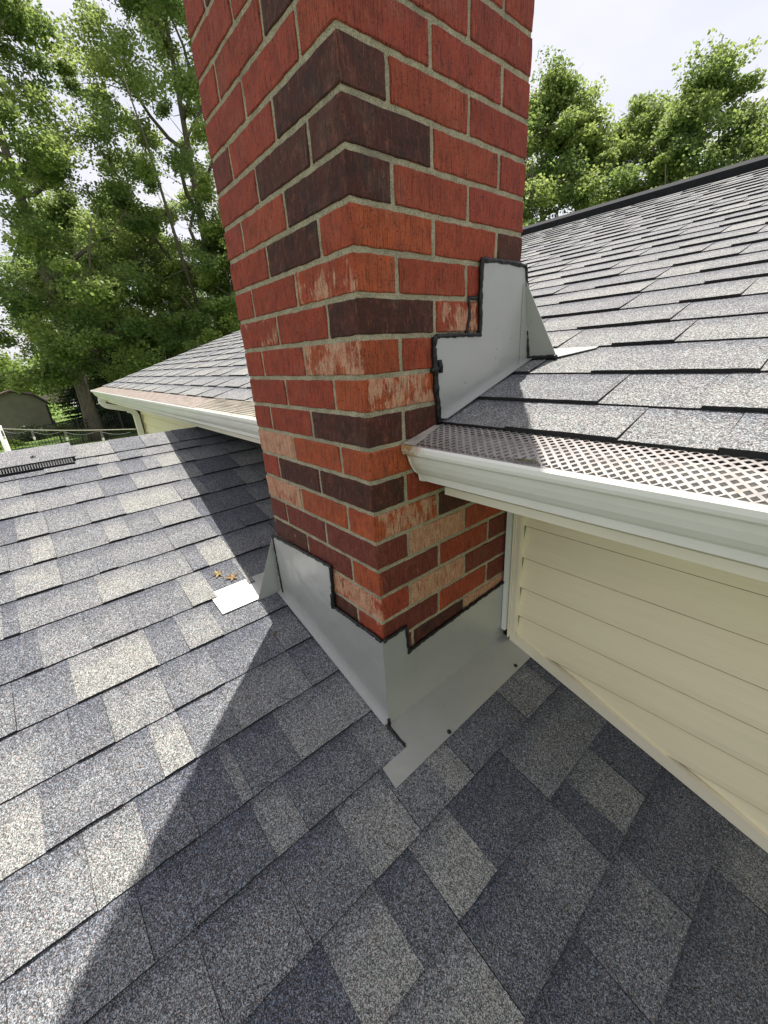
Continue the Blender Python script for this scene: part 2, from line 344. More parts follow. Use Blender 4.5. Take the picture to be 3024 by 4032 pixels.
for r in range(-26, 21):
    zt = -r * CH - mo / 2; zb = -(r + 1) * CH + mo / 2
    Lf, Rf = ROWS.get(r, (None, None)); rr = random.Random(r + 100)
    if Lf is None:
        pick = lambda: rr.choice([RED, RED, RED2, RED, DRK, DR]); Lf = [pick() for _ in range(3)]; Rf = [pick() for _ in range(3)]
    if r <= 2: Lf, Rf = [[(tuple(q * w for q, w in zip(cp(c)[0], (1.0, 1.08, 1.3))), cp(c)[1]) for c in side_] for side_ in (Lf, Rf)]  # upper courses tinted pinker: haze put into the brick colour
    fine = -6 <= r <= 18
    even = r % 2 == 0          # even: left stretcher at the corner, right header
    jt = lambda: rr.uniform(-.0025, .0025)
    t_ = .088
    def seg(c, axis, a, w):
        col, pt = cp(c); k = rr.uniform(.88, 1.1); col = tuple(x * k for x in col)
        return col, pt
    # corner brick at (0,0)
    ca, cpt = cp(Lf[0]); cb, cpb = cp(Rf[0])
    if even:
        bx0 = -(uW - mo); by1 = uD / 2 - mo
    else:
        bx0 = -(uW / 2 - mo); by1 = uD - mo
    d1, d2 = jt(), jt(); pt = max(cpt, cpb)
    vs, fs = rounded_box(bx0 + d1, 0, 0, by1 + d2, zb, zt, fine); k = rr.uniform(.9, 1.08)
    n0 = len(bv); put(vs, fs, ca, cpt)
    for i in range(n0, len(bv)):        # patches only on the face that has them; mixed tone across the corner
        onleft = bv[i][1] < .004; bc[i] = tuple(x * k for x in (ca if onleft else cb)); bp_[i] = cpt if onleft else cpb
    # rest of left face
    x = bx0 - mo; pieces = [(uW - mo, Lf[1]), ((uW / 2 if even else uW) - mo, Lf[2])]
    for q, (w, c) in enumerate(pieces):
        x0 = x - w if q == 0 else -CW; dj = jt()
        col, p_ = seg(c, 0, 0, 0)
        xx0 = x0 + (dj if q == 0 else 0)
        vs, fs = rounded_box(xx0, x + (d1 if q == 0 else dprev), 0, t_ if q == 0 else CD * .4, zb, zt, fine); put(vs, fs, col, p_); dprev = dj; x = x0 - mo
    # rest of right face
    y = by1 + mo; dprev = d2
    for q, (w, c) in enumerate([(uD - mo, Rf[1]), ((uD / 2 if even else uD) - mo, Rf[2])]):
        y1 = y + w if q == 0 else CD; dj = jt(); col, p_ = seg(c, 0, 0, 0)
        vs, fs = rounded_box(-t_ if q == 0 else -CW * .38, 0, y + dprev, y1 + (dj if q == 0 else 0), zb, zt, fine); put(vs, fs, col, p_); dprev = dj; y = y1 + mo
    # far sides, coarse
    for x0, x1, y0, y1 in ((-CW, -CW + t_, CD * .4 + mo, CD), (-CW + t_ + mo, -CW * .38 - mo, CD - t_, CD)):
        vs, fs = rounded_box(x0, x1, y0, y1, zb, zt, False); put(vs, fs, rr.choice([RED, RED, DR]), 0)
nb = len(bf)
# mortar body, slightly behind the brick faces, wavy surface
def wavy_wall(p0, ux, uz, nx, nz, nrm, amp):
    vs = []; fs = []
    for i in range(nx + 1):
        for k in range(nz + 1):
            p = Vector(p0) + Vector(ux) * (i / nx) + Vector(uz) * (k / nz); 
            a = noise.noise(p * 45) * amp + noise.noise(p * 160) * amp * .6
            vs.append(tuple(p + Vector(nrm) * a))
    for i in range(nx):
        for k in range(nz): fs.append((i * (nz + 1) + k, (i + 1) * (nz + 1) + k, (i + 1) * (nz + 1) + k + 1, i * (nz + 1) + k + 1))
    return vs, fs
mi = [0] * nb; dd = .0028; zlo, zhi = -1.42, 1.76
for p0, ux, nrm in (((-CW + dd, dd, zlo), (CW - 2 * dd, 0, 0), (0, -1, 0)), ((-dd, dd, zlo), (0, CD - 2 * dd, 0), (1, 0, 0)), ((-dd, CD - dd, zlo), (-(CW - 2 * dd), 0, 0), (0, 1, 0)), ((-CW + dd, CD - dd, zlo), (0, -(CD - 2 * dd), 0), (-1, 0, 0))):
    vs, fs = wavy_wall(p0, ux, (0, 0, zhi - zlo), 72, 450, nrm, .0009); n0 = len(bv)
    put(vs, fs, (.3, .3, .3), 0); mi += [1] * len(fs)
chimney = mesh('chimney', bv, bf, [BRICK, MORTAR], house, {'bcol': np.array(bc), 'patch': np.array(bp_)}, False, mi)
chimney['label'] = 'red and dark brown brick chimney with grey mortar'
b = MB(); b.box(-CW - .05, .05, -.05, CD + .05, 1.765, 1.86); b.box(-.36, -.15, .14, .35, 1.861, 2.06); HP(b, 'chimney_cap', CONC, chimney)

# flashings -----------------------------------------------------------
def tx(p, x): return [(x, q[0], q[1]) for q in p]
def ty(p, y): return [(q[0], y, q[1]) for q in p]
fr = .005; th = .0016
RLp = [(-fr, -1.060), (.068, -1.058), (.072, -1.137), (.300, -1.122), (.492, -1.114), (.494, -1.318), (-fr, -1.320)]
LLp = [(-CW - .016, -.948), (-.188, -.934), (-.196, -1.060), (fr - .0005, -1.060), (fr - .0005, -1.321), (-CW - .016, -1.166)]
b = MB(); b.slab(tx(RLp, fr - th), (th, 0, 0)); b.slab(ty(LLp, -fr - th), (0, th, 0))
def lp(x, y, h=0): return (x, y, lowz(x) + h)
# narrow folded lip along the roof on the left face
b.slab([lp(-CW - .024, -fr, .0105), lp(-CW - .020, -.022, .0100), lp(.004, -.021, .0100), lp(fr, -fr, .0105)], (0, 0, .0014))
HP(b, 'counter_flashing', METAL, chimney)
# wide apron flange on the roof, right face
b = MB(); b.slab([lp(fr - th, -.006, .0055), lp(.071, -.007, .0055), lp(.072, -.087, .0055), lp(.121, -.090, .0055), lp(.107, .498, .0055), lp(fr - th, .498, .0055)], (0, 0, .0012)); HP(b, 'apron_flashing', METAL, chimney)
# left wing and its pale flange
b = MB(); b.slab([(-.532, -.004, -.957), (-.532, -.010, lowz(-.532) + .006), (-.532, -.090, lowz(-.532) + .006)], (-.0014, 0, 0))
b.slab([(-.532, -.004, -.957), (-.532, -.004, lowz(-.53)), (-CW - .016, -.004, lowz(-.53)), (-CW - .016, -.004, -.957)], (0, -.0014, 0)); HP(b, 'flashing_wing', METAL, chimney)
b = MB(); b.slab([lp(-.640, -.205, .004), lp(-.640, 0.02, .004), lp(-.536, .02, .0075), lp(-.536, -.203, .0075)], (0, 0, .0012)); HP(b, 'flashing_flange', METAL, chimney)
# upper step flashing
RUp = [(.337, -.265), (.505, -.265), (.538, -.476), (.204, -.5755), (.189, -.411), (.337, -.410)]
def upp(x, y, h=0): return (x, y, upz(y) + h)
b = MB(); b.slab(tx(RUp, fr - th), (th, 0, 0)); b.slab([upp(fr, .204, .0105), upp(.021, .206, .0105), upp(.021, .54, .0095), upp(fr, .54, .0095)], (0, 0, .0014)); HP(b, 'step_flashing', METAL, chimney)
b = MB(); b.slab([(.0035, .5085, -.290), (.084, .5400, upz(.54) + .006), (.0035, .5400, upz(.54) + .006)], (0, .0014, 0)); HP(b, 'flashing_wing', METAL, chimney)
b = MB(); b.slab([upp(-.02, .5416, .0075), upp(.083, .5416, .0075), upp(.150, .596, .005), upp(.150, .625, .003), upp(-.02, .625, .003)], (0, 0, .0012)); HP(b, 'flashing_flange', METAL, chimney)
# back flashing of chimney (hidden sides)
b = MB(); b.slab(ty([(-CW - .01, -.30), (fr, -.30), (fr, upz(CD) - .02), (-CW - .01, upz(CD) - .02)], CD + .004), (0, .0015, 0)); HP(b, 'back_flashing', METAL, chimney)

# sealant beads
def bead(mb, pts, r, seed, wob=.0018):
    P = []; R_ = []; rr = random.Random(seed)
    for a, c in zip(pts[:-1], pts[1:]):
        a = Vector(a); c = Vector(c); k = max(2, int((c - a).length / .005))
        for i in range(k): P.append(a + (c - a) * i / k)
    P.append(Vector(pts[-1])); ph = rr.uniform(0, 50)
    for i, p in enumerate(P):
        q = p * 70 + Vector((ph, 0, 0)); P[i] = p + noise.noise_vector(q) * wob
        R_.append(r * (1 + .45 * noise.noise(p * 120 + Vector((0, ph, 0)))))
    mb.tube(P, R_, 7)
b = MB(); x_ = fr + .0005
bead(b, tx([(-.004, -1.060), (.070, -1.056), (.074, -1.140)], x_), .0042, 1); bead(b, tx([(.074, -1.135), (.085, -1.132)], x_), .006, 9)
bead(b, tx([(.074, -1.134), (.300, -1.120), (.492, -1.112)], x_), .0045, 2); bead(b, tx([(.494, -1.112), (.497, -1.22), (.500, -1.314)], x_), .0042, 3)
bead(b, ty([(-CW - .016, -.947), (-.188, -.932), (-.196, -1.058), (.002, -1.058)], -x_ - .001), .0045, 4); bead(b, ty([(-.197, -1.02), (-.1975, -1.062)], -x_ - .003), .0058, 14)
bead(b, ty([(-CW - .014, -.95), (-CW - .013, -1.06), (-CW - .012, -1.160)], -x_ - .001), .0036, 5)
bead(b, [lp(.008, -.006, .012), lp(.012, -.016, .010), lp(.045, -.012, .009), lp(.067, -.010, .009)], .0034, 6)
bead(b, [(.006, -.006, -1.30), (.006, -.006, -1.318)], .0042, 16)
HP(b, 'sealant_bead', CAULK, chimney, smooth=True)
b = MB()
bead(b, tx([(.337, -.413), (.335, -.34), (.337, -.263), (.420, -.262), (.505, -.264)], x_), .0046, 7); bead(b, tx([(.189, -.409), (.26, -.408), (.337, -.410)], x_), .0046, 8)
bead(b, tx([(.187, -.409), (.188, -.47), (.192, -.52), (.200, -.585)], .004), .0062, 10); bead(b, tx([(.200, -.455), (.203, -.480)], x_ + .001), .006, 11)
bead(b, tx([(.175, -.475), (.199, -.470)], x_ + .001), .005, 12)
bead(b, [(.005, .507, -.268), (.005, .530, -.37), (.006, .537, -.472)], .0042, 13); bead(b, [upp(.008, .537, .010), upp(.05, .537, .010), upp(.084, .538, .010)], .005, 15)
bead(b, tx([(.300, -.335), (.303, -.37), (.292, -.405)], .002), .0032, 17, .003); bead(b, tx([(.300, -.338), (.330, -.335)], .002), .0035, 18, .002)
HP(b, 'sealant_bead', CAULK, chimney, smooth=True)
for px, py in ((.097, .425), (.109, .106)):
    b = MB(); k = 8
    for s in range(3):
        pass
    P = []; 
    b.tube([lp(px, py, .006), lp(px, py, .0085), lp(px, py, .0105), lp(px, py, .0115)], [.0062, .0058, .0040, .0012], 9); HP(b, 'sealant_dab', CAULK, chimney, smooth=True)

# ------------------------------------------------------------------ shingles
class Shingles:
    def __init__(s): s.v = []; s.f = []; s.sh = []; s.bd = []; s.m = []
    def piece(s, fn, u0, u1, v0, v1, hb, ht, shade, rough=.0009):
        """u0 = lower edge, u1 = upper (under the next course); fn(u,v,h) -> world"""
        k = max(1, int(abs(v1 - v0) / .02)); n0 = len(s.v)
        for i in range(k + 1):
            v = v0 + (v1 - v0) * i / k
            j = noise.noise(Vector((v * 60, u0 * 40, 3.1))) * rough * 1.5 + random.uniform(-rough, rough) * .5
            hh = hb + noise.noise(Vector((v * 5, u0 * 7, 1.7))) * .0011
            w = (u1 - u0)
            s.v += [fn(u0 + j, v, -.002), fn(u0 + j, v, max(.001, hh)), fn(u0 + w * .5, v, (hh + ht) * .5), fn(u1, v, ht)]
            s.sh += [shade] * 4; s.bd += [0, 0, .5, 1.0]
        for i in range(k):
            a = n0 + i * 4; b_ = a + 4
            s.f += [(a, b_, b_ + 1, a + 1), (a + 1, b_ + 1, b_ + 2, a + 2), (a + 2, b_ + 2, b_ + 3, a + 3)]; s.m += [1, 0, 0]
        a = n0; b_ = n0 + k * 4
        s.f += [(a, a + 1, a + 2, a + 3), (b_ + 3, b_ + 2, b_ + 1, b_)]; s.m += [1, 1]
    def build(s, name, parent, label=None):
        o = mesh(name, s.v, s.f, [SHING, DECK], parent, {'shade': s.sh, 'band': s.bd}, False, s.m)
        if label: o['label'] = label
        return o
LC = [-1.634, -1.498, -1.351, -1.193, -1.045, -.903, -.763, -.614, -.468, -.325, -.190, -.050, .069, .209, .345, .484, .624, .764, .904, 1.044, 1.184, 1.324, 1.464, 1.604, 1.744, 1.884]
LD = {0: [(-.654, 2), (-.504, 1), (-.306, 2), (-.219, 2.6), (-.123, 1.4), (.038, 2)],
 1: [(-.32, 1.2), (-.242, 2.2), (-.141, 1), (-.078, 2), (.028, 3), (.075, 2)],
 2: [(-.562, 2.3), (-.441, 2), (-.342, 2.2), (-.221, 1), (-.047, 2.3), (.056, 2), (.234, 0)],
 3: [(-.635, 1), (-.547, 2.2), (-.42, 1.9), (-.303, 2), (-.092, 3), (.02, 2), (.083, .5)],
 4: [(-.609, 2.2), (-.546, 3), (-.394, 2), (-.322, 2.7), (-.216, 1.7), (-.07, 2.3), (.164, .3)],
 5: [(-.663, 1.7), (-.552, 2.8), (-.452, 1.8), (-.399, 1.5), (-.221, 1.9), (-.066, 1.8), (.046, .3)],
 6: [(-.669, 1.2), (-.473, 1.9), (-.361, 2.9), (-.207, 2.2), (-.154, 1.4), (-.059, 3), (.043, 1.5)],
 7: [(-.637, 1), (-.529, 2.1), (-.417, 1.9), (-.264, 1.6), (-.188, 2.8), (-.08, 1.4), (-.059, 2.8)],
 8: [(-.702, 1.8), (-.587, 1.6), (-.407, 3), (-.325, 1.5), (-.229, 2.5), (-.088, 1.4)],
 9: [(-.671, 3), (-.612, 1.6), (-.541, 1.4), (-.414, 2.3), (-.287, 1.7), (-.11, 1.2)],
 10: [(-.684, 2.9), (-.559, 1.6), (-.478, 1.6), (-.412, 3), (-.305, 1.7), (-.2, 2.3)],
 11: [(-.631, 2), (-.539, 2.6), (-.458, 1.2), (-.371, .7), (-.345, 2), (-.229, 1)],
 12: [(-.575, 1.6), (-.509, 1), (-.358, .9), (-.284, 2.4), (-.095, 1.3), (-.0075, 2.2)],
 13: [(-.365, 1.6), (-.227, 1.4), (-.099, 2.7), (.006, 1.6), (.08, 2.5), (.181, 1.1), (.307, 1), (.456, 2.3)],
 14: [(-.353, .7), (-.234, 2.8), (-.141, 1.2), (-.023, 2.8), (.178, .4), (.31, 2), (.502, 1.6)],
 15: [(-.142, 2.3), (.03, 1), (.182, 1.7), (.256, .3), (.38, 2.4)],
 16: [(.021, 1), (.17, 1.7), (.224, 1.9), (.369, 1)]}
nrmL = Vector((LS, 0, 1)).normalized(); nrmU = Vector((0, -US, 1)).normalized()
fL = lambda u, v, h: (u + nrmL.x * h, v, lowz(u) + nrmL.z * h)          # u = x (grows down slope)
lower = empty('lower_roof', (0, 0, -1.322)); lower.parent = house; lower.matrix_parent_inverse = Matrix.Translation((0, 0, 3.4))
S = Shingles(); YMIN, YMAX = -3.2, .51
for ci, xb in enumerate(LC):
    xt = LC[ci - 1] - .018 if ci else RIDGE_X
    rr = random.Random(ci * 13 + 5); row = list(LD.get(ci, [])); first = row[0][0] if row else YMAX
    ys = []; y = YMIN
    while y < first - .16:
        w = rr.uniform(.07, .2); ys.append((y + w, rr.choice([.8, 1.3, 1.6, 1.9, 2.2, 2.8]))); y += w
    ys += row; last = ys[-1][0] if ys else YMIN
    while last < YMAX - .06:
        last += rr.uniform(.08, .19); ys.append((min(last, YMAX), rr.choice([.4, 1, 1.6, 2.3])))
    if ys[-1][0] < YMAX: ys.append((YMAX, rr.choice([.6, 1, 1.8])))
    y = YMIN
    for q, (y1, shd) in enumerate(ys):
        tab = q % 2 == ci % 2
        hb = (.0088 if tab else .0052); gap = rr.choice([.0002, .0004, .0008, .0013]) if tab else .0002
        a, c = y + gap * .5, y1 - gap * .5
        ok = [(a, c)]
        # keep clear of the chimney base and its flashing
        if xb > -.50 and LC[ci - 1] < .0 :
            ok = [(p, min(q_, -.004)) for p, q_ in ok if p < -.004] + ([(max(p, CD + .004), q_) for p, q_ in ok if q_ > CD + .004] if xb < .06 else [])
        if ci == 12: ok = [(a, min(c, -.0075))] if a < -.0075 else []
        for p, q_ in ok:
            if q_ - p > .004: S.piece(fL, xb, xt, p, q_, hb, .0006 + rr.uniform(0, .0004), shd + rr.uniform(-.15, .15))
        y = y1
# back slope (mirror) beyond the ridge
fLb = lambda u, v, h: (u - nrmL.x * h, v, lowz(u) + nrmL.z * h)
u = RIDGE_X - .22
while u > -4.1:
    y = YMIN; rr = random.Random(int(u * 100)); q = 0
    while y < YMAX:
        w = rr.uniform(.1, .22); S.piece(fLb, u, u + .165, y + .0005, min(y + w, YMAX) - .0005, .0078 if q % 2 else .0046, .0006, rr.choice([1, 1.5, 2, 2.6])); y += w; q += 1
    u -= .145
S.build('shingles', lower)
b = MB(); yy0, yy1 = YMIN - .01, YMAX
prof = [(1.90, lowz(1.90) - .001), (RIDGE_X, lowz(RIDGE_X) - .001), (-4.1, lowz(-4.1) - .001), (-4.1, lowz(-4.1) - .03), (RIDGE_X, lowz(RIDGE_X) - .03), (1.90, lowz(1.90) - .03)]
b.extrude(prof, 'y', yy0, yy1); HP(b, 'roof_deck', DECK, lower)
# ridge caps of the lower roof
S = Shingles(); yc = -.385; rr = random.Random(4); q = 0
for ya, yb, shd in ((-.385, -.223, 2.5), (-.223, -.085, 1.3), (-.085, .075, 2.1), (.075, .215, .9), (.215, .36, 1.5), (.36, .51, 1.2)):
    # cap pieces lie across the ridge, thicker at the end nearer the viewer
    k = 6
    for side, fn, xe in ((1, fL, RIDGE_X + .135), (-1, fLb, RIDGE_X - .135)):
        n0 = len(S.v)
        for i in range(k + 1):
            y = ya + .0006 + (yb - ya - .0008) * i / k; h = .011 - .0025 * i / k
            xr = RIDGE_X
            top = Vector((RIDGE_X, y, lowz(RIDGE_X) + h + .002))
            S.v += [fn(xe, y, .0045), fn(xe, y, h), fn((xe + RIDGE_X) / 2, y, h + .002), tuple(top)]; S.sh += [shd] * 4; S.bd += [0] * 4
        for i in range(k):
            a = n0 + i * 4; b_ = a + 4; S.f += [(a, b_, b_ + 1, a + 1), (a + 1, b_ + 1, b_ + 2, a + 2), (a + 2, b_ + 2, b_ + 3, a + 3)]; S.m += [1, 0, 0]
        S.f += [(n0, n0 + 1, n0 + 2, n0 + 3)]; S.m += [1]
S.build('ridge_cap', lower)
# ridge vent at left, capped with shingles
vent = MB()
for side in (1, -1):
    fn = fL if side == 1 else fLb; X = lambda d: RIDGE_X + side * d
    vent.slab([fn(X(.176), -3.2, .001), fn(X(.176), -.388, .001), fn(X(.172), -.388, .014), fn(X(.172), -3.2, .014)], (-.012 * side, 0, .0))
    vent.slab([fn(X(.158), -3.2, .001), fn(X(.158), -.388, .001), fn(X(.02), -.388, .001), fn(X(.02), -3.2, .001)], (0, 0, .004))
vent.slab([(RIDGE_X - .156, -.388, lowz(RIDGE_X - .156) + .003), (RIDGE_X, -.388, lowz(RIDGE_X) + .003), (RIDGE_X + .156, -.388, lowz(RIDGE_X + .156) + .003), (RIDGE_X + .138, -.388, lowz(RIDGE_X + .138) + .024), (RIDGE_X, -.388, lowz(RIDGE_X) + .030), (RIDGE_X - .138, -.388, lowz(RIDGE_X - .138) + .024)], (0, .006, 0))
vo_ = HP(vent, 'ridge_vent', PLASTIC, lower); vo_['label'] = 'black plastic louvred ridge vent'
gr = MB(); y = -3.2
while y < -.392:
    gr.slab([fL(RIDGE_X + .164, y, .012), fL(RIDGE_X + .164, y + .0028, .012), fL(RIDGE_X + .138, y + .0028, .0235), fL(RIDGE_X + .138, y, .0235)], (-.003, 0, -.001)); y += .0095
for d_, h_ in ((.154, .0165), (.146, .0200)): gr.tube([fL(RIDGE_X + d_, -3.2, h_), fL(RIDGE_X + d_, -.39, h_)], .0011, 4)
HP(gr, 'vent_grille', PLASTICG, lower)
S = Shingles()
for side, fn in ((1, fL), (-1, fLb)):
    y = -.378; kk = 0
    while y > -3.2:
        w = .165 if kk else .290; n0 = len(S.v); h = .026
        for i in range(5):
            yy = y - w * i / 4 + (0.0006 if i else 0); S.v += [fn(RIDGE_X + side * .140, yy, h - .004), fn(RIDGE_X + side * .140, yy, h + .001), fn(RIDGE_X + side * .07, yy, h + .0035), (RIDGE_X, yy, lowz(RIDGE_X) + h + .004)]; S.sh += [(2.1, 1.7, 2.4, 1.9)[kk % 4]] * 4; S.bd += [0] * 4
        for i in range(4):
            a = n0 + i * 4; b_ = a + 4; S.f += [(a, b_, b_ + 1, a + 1), (a + 1, b_ + 1, b_ + 2, a + 2), (a + 2, b_ + 2, b_ + 3, a + 3)]; S.m += [1, 0, 0]
        S.f += [(n0, n0 + 1, n0 + 2, n0 + 3)]; S.m += [1]; y -= w; kk += 1
S.build('vent_cap', lower)
for yq in (-.525, -.648, -.93, -1.2):
    b = MB(); c0 = Vector(fL(-1.762, yq, .0275)); nn = nrmL
    b.tube([c0, c0 + nn * .0018, c0 + nn * .0036, c0 + nn * .0048], [.0105, .0105, .008, .002], 12); b.tube([c0 + nn * .0045, c0 + nn * .0075], .0034, 6); HP(b, 'screw', SCREW, lower)

# main roof -------------------------------------------------------------
main = empty('main_roof', (0, 0, -.65)); main.parent = house; main.matrix_parent_inverse = Matrix.Translation((0, 0, 3.4))
fU = lambda u, v, h: (v, u + nrmU.y * h, upz(u) + nrmU.z * h)            # u = y (grows up slope)
fUb = lambda u, v, h: (v, u - nrmU.y * h, upz(u) + nrmU.z * h)
UC = [.204, .32, .458, .613, .757, .899, 1.053, 1.194]
while UC[-1] < RIDGE_Y - .2: UC.append(UC[-1] + .1425)
X0, X1 = -5.0, 2.6
S = Shingles()
for ci, yb in enumerate(UC):
    yt = (UC[ci + 1] if ci + 1 < len(UC) else RIDGE_Y) + .018
    rr = random.Random(ci * 7 + 91); x = X0 + rr.uniform(-.004, .008); q = 0
    while x < X1:
        tab = q % 2 == 0; w = rr.uniform(.12, .30) if tab else rr.uniform(.07, .20); x1 = min(x + w, X1); gap = rr.choice([.0006, .0014, .0022])
        hb = .0092 if tab else .0050; a, c = x + gap / 2, x1 - gap / 2; ok = [(a, c)]
        if yb < CD + .005:
            ok = ([(a, min(c, -CW - .004))] if a < -CW - .01 else []) + ([(max(a, .004), c)] if c > .01 else [])
        for p, q_ in ok:
            if q_ - p > .004: S.piece(fU, yb, yt, p, q_, hb, .0006, rr.choice([2.1, 2.3, 2.4, 2.5, 2.7]) + rr.uniform(-.15, .15))
        x = x1; q += 1
u = RIDGE_Y + .2; ci = 0
while u < 8.3:
    x = X0; rr = random.Random(int(u * 77))
    while x < X1: w = rr.uniform(.2, .4); S.piece(fUb, u, u - .165, x, min(x + w, X1) - .001, .007, .0006, rr.choice([1.5, 2, 2.4])); x += w
    u += .145
S.build('shingles', main)
b = MB()
b.extrude([(.205, upz(.205) - .001), (RIDGE_Y, upz(RIDGE_Y) - .001), (8.3, upz(8.3) - .001), (8.3, upz(8.3) - .04), (RIDGE_Y, upz(RIDGE_Y) - .04), (.205, upz(.205) - .03)], 'x', X0, -CW - .001)
b.extrude([(CD + .01, upz(CD + .01) - .001), (RIDGE_Y, upz(RIDGE_Y) - .001), (8.3, upz(8.3) - .001), (8.3, upz(8.3) - .04), (RIDGE_Y, upz(RIDGE_Y) - .04), (CD + .01, upz(CD + .01) - .03)], 'x', -CW, -.0005)
b.extrude([(.205, upz(.205) - .001), (RIDGE_Y, upz(RIDGE_Y) - .001), (8.3, upz(8.3) - .001), (8.3, upz(8.3) - .04), (RIDGE_Y, upz(RIDGE_Y) - .04), (.205, upz(.205) - .03)], 'x', .001, X1)
HP(b, 'roof_deck', DECK, main)
b = MB(); z = upz(RIDGE_Y)
b.extrude([(RIDGE_Y - .15, z - .15 * US + .004), (RIDGE_Y - .148, z - .145 * US + .056), (RIDGE_Y, z + .070), (RIDGE_Y + .148, z - .145 * US + .056), (RIDGE_Y + .15, z - .15 * US + .004)], 'x', X0, X1); r_ = HP(b, 'ridge_cap', PLASTIC, main); r_['label'] = 'black ridge vent strip along the main roof ridge'
# rake edges
b = MB(); b.extrude([(.2, upz(.2) - .005), (RIDGE_Y, upz(RIDGE_Y) - .005), (8.3, upz(8.3) - .005), (8.3, upz(8.3) - .16), (RIDGE_Y, upz(RIDGE_Y) - .16), (.2, upz(.2) - .16)], 'x', X0 - .022, X0 - .002); HP(b, 'rake_board', WHITET, main); b = MB(); b.extrude([(.2, upz(.2) - .005), (RIDGE_Y, upz(RIDGE_Y) - .005), (8.3, upz(8.3) - .005), (8.3, upz(8.3) - .16), (RIDGE_Y, upz(RIDGE_Y) - .16), (.2, upz(.2) - .16)], 'x', X1 + .002, X1 + .022); HP(b, 'rake_board', WHITET, main)

# ------------------------------------------------------------------ siding wall, trims, fascia
WY = .512; LAP = .1015
LAPSHADE = simple('shaded_grimy_lap_edge', (.26, .22, .15), .7, 0, 40, .5)  # shadow line under each lap painted onto its nose, with some grime
def siding(x0, x1, name, parent, y, ztop, zbot, zref=-.917):
    b = MB(); z = zref + LAP * 3
    while z > ztop + LAP: z -= LAP
    pts = [(y, ztop + .02)]
    zz = [zref + LAP * k for k in range(-40, 6) if zbot < zref + LAP * k < ztop]
    zz.sort(reverse=True); prof = []
    prof.append((y - .002, ztop))
    for k in zz: prof += [(y - .0110, k + .045), (y - .0150, k + .020), (y - .0155, k + .0024), (y - .0140, k), (y - .0100, k - .0006), (y - .001, k - .001)]
    prof.append((y - .010, zbot)); prof += [(y + .08, zbot), (y + .08, ztop)]
    b.extrude(prof, 'x', x0, x1, seg=1); b.m = [1 if (i < len(prof) and i >= 3 and (i - 3) % 6 in (0, 1) and i < len(prof) - 4) else 0 for i in range(len(b.f))]; return b.build(name, [SIDING, LAPSHADE], parent)
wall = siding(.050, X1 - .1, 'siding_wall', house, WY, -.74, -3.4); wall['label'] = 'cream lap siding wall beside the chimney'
bt = MB()                                       # J channel following the lower roof
for w0, w1, y0, y1, ht in ((.030, 2.4, .492, .499, .036), ):
    bt.slab([(w0, y0, lowz(w0) + .008), (w1, y0, lowz(w1) + .008), (w1, y0, lowz(w1) + .042), (w0, y0, lowz(w0) + .042)], (0, .007, 0))
    bt.slab([(w0, y1 - .009, lowz(w0) + .0425), (w1, y1 - .009, lowz(w1) + .0425), (w1, y1 - .009, lowz(w1) + .046), (w0, y1 - .009, lowz(w0) + .046)], (0, .012, 0))
HP(bt, 'trim_strip', TRIM, wall)
b = MB(); b.box(.024, .0285, .486, .499, -1.312, -.742); b.box(.029, .0445, .4905, .499, -1.300, -.742); b.box(.045, .051, .484, .502, -1.285, -.742); HP(b, 'corner_channel', TRIM, wall)
b = MB(); b.box(.0065, .020, .478, .494, -1.285, -.742)
HP(b, 'foam_strip', WHITET, wall)
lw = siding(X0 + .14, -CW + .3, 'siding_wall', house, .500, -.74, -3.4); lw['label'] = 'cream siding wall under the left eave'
b = MB(); b.box(X0 + .128, X0 + .139, .478, .52, -3.4, -.74); HP(b, 'corner_post', TRIM, lw)
# body of the house (gable ends, far wall)
b = MB()
for x in (X0 + .15, X1 - .15):
    b.slab([(x, .53, -3.4), (x, 8.0, -3.4), (x, 8.0, upz(8.0) - .05), (x, RIDGE_Y, upz(RIDGE_Y) - .05), (x, .53, upz(.53) - .05)], (-.05, 0, 0))
b.box(X0 + .16, X1 - .16, 7.95, 8.0, -3.4, upz(8) - .05); HP(b, 'gable_wall', SIDING, house)
b = MB(); b.box(-3.9, -3.8, YMIN + .2, .45, -3.4, lowz(-3.8) - .04); b.box(1.6, 1.7, YMIN + .2, .45, -3.4, lowz(1.7) - .04); b.box(-3.79, 1.59, YMIN + .2, YMIN + .3, -3.4, -1.9); HP(b, 'lower_wall', SIDING, house)
# fascia and soffit
for a, c in ((X0, -CW - .006), (.030, X1)):
    b = MB(); b.box(a, c, .192, .206, -.742, -.612); b.box(a, c, .186, .192, -.742, -.725); HP(b, 'fascia', FASCIA, house)
    b = MB(); b.box(a, c, .2065, .50, -.741, -.730); HP(b, 'soffit', WHITET, house)

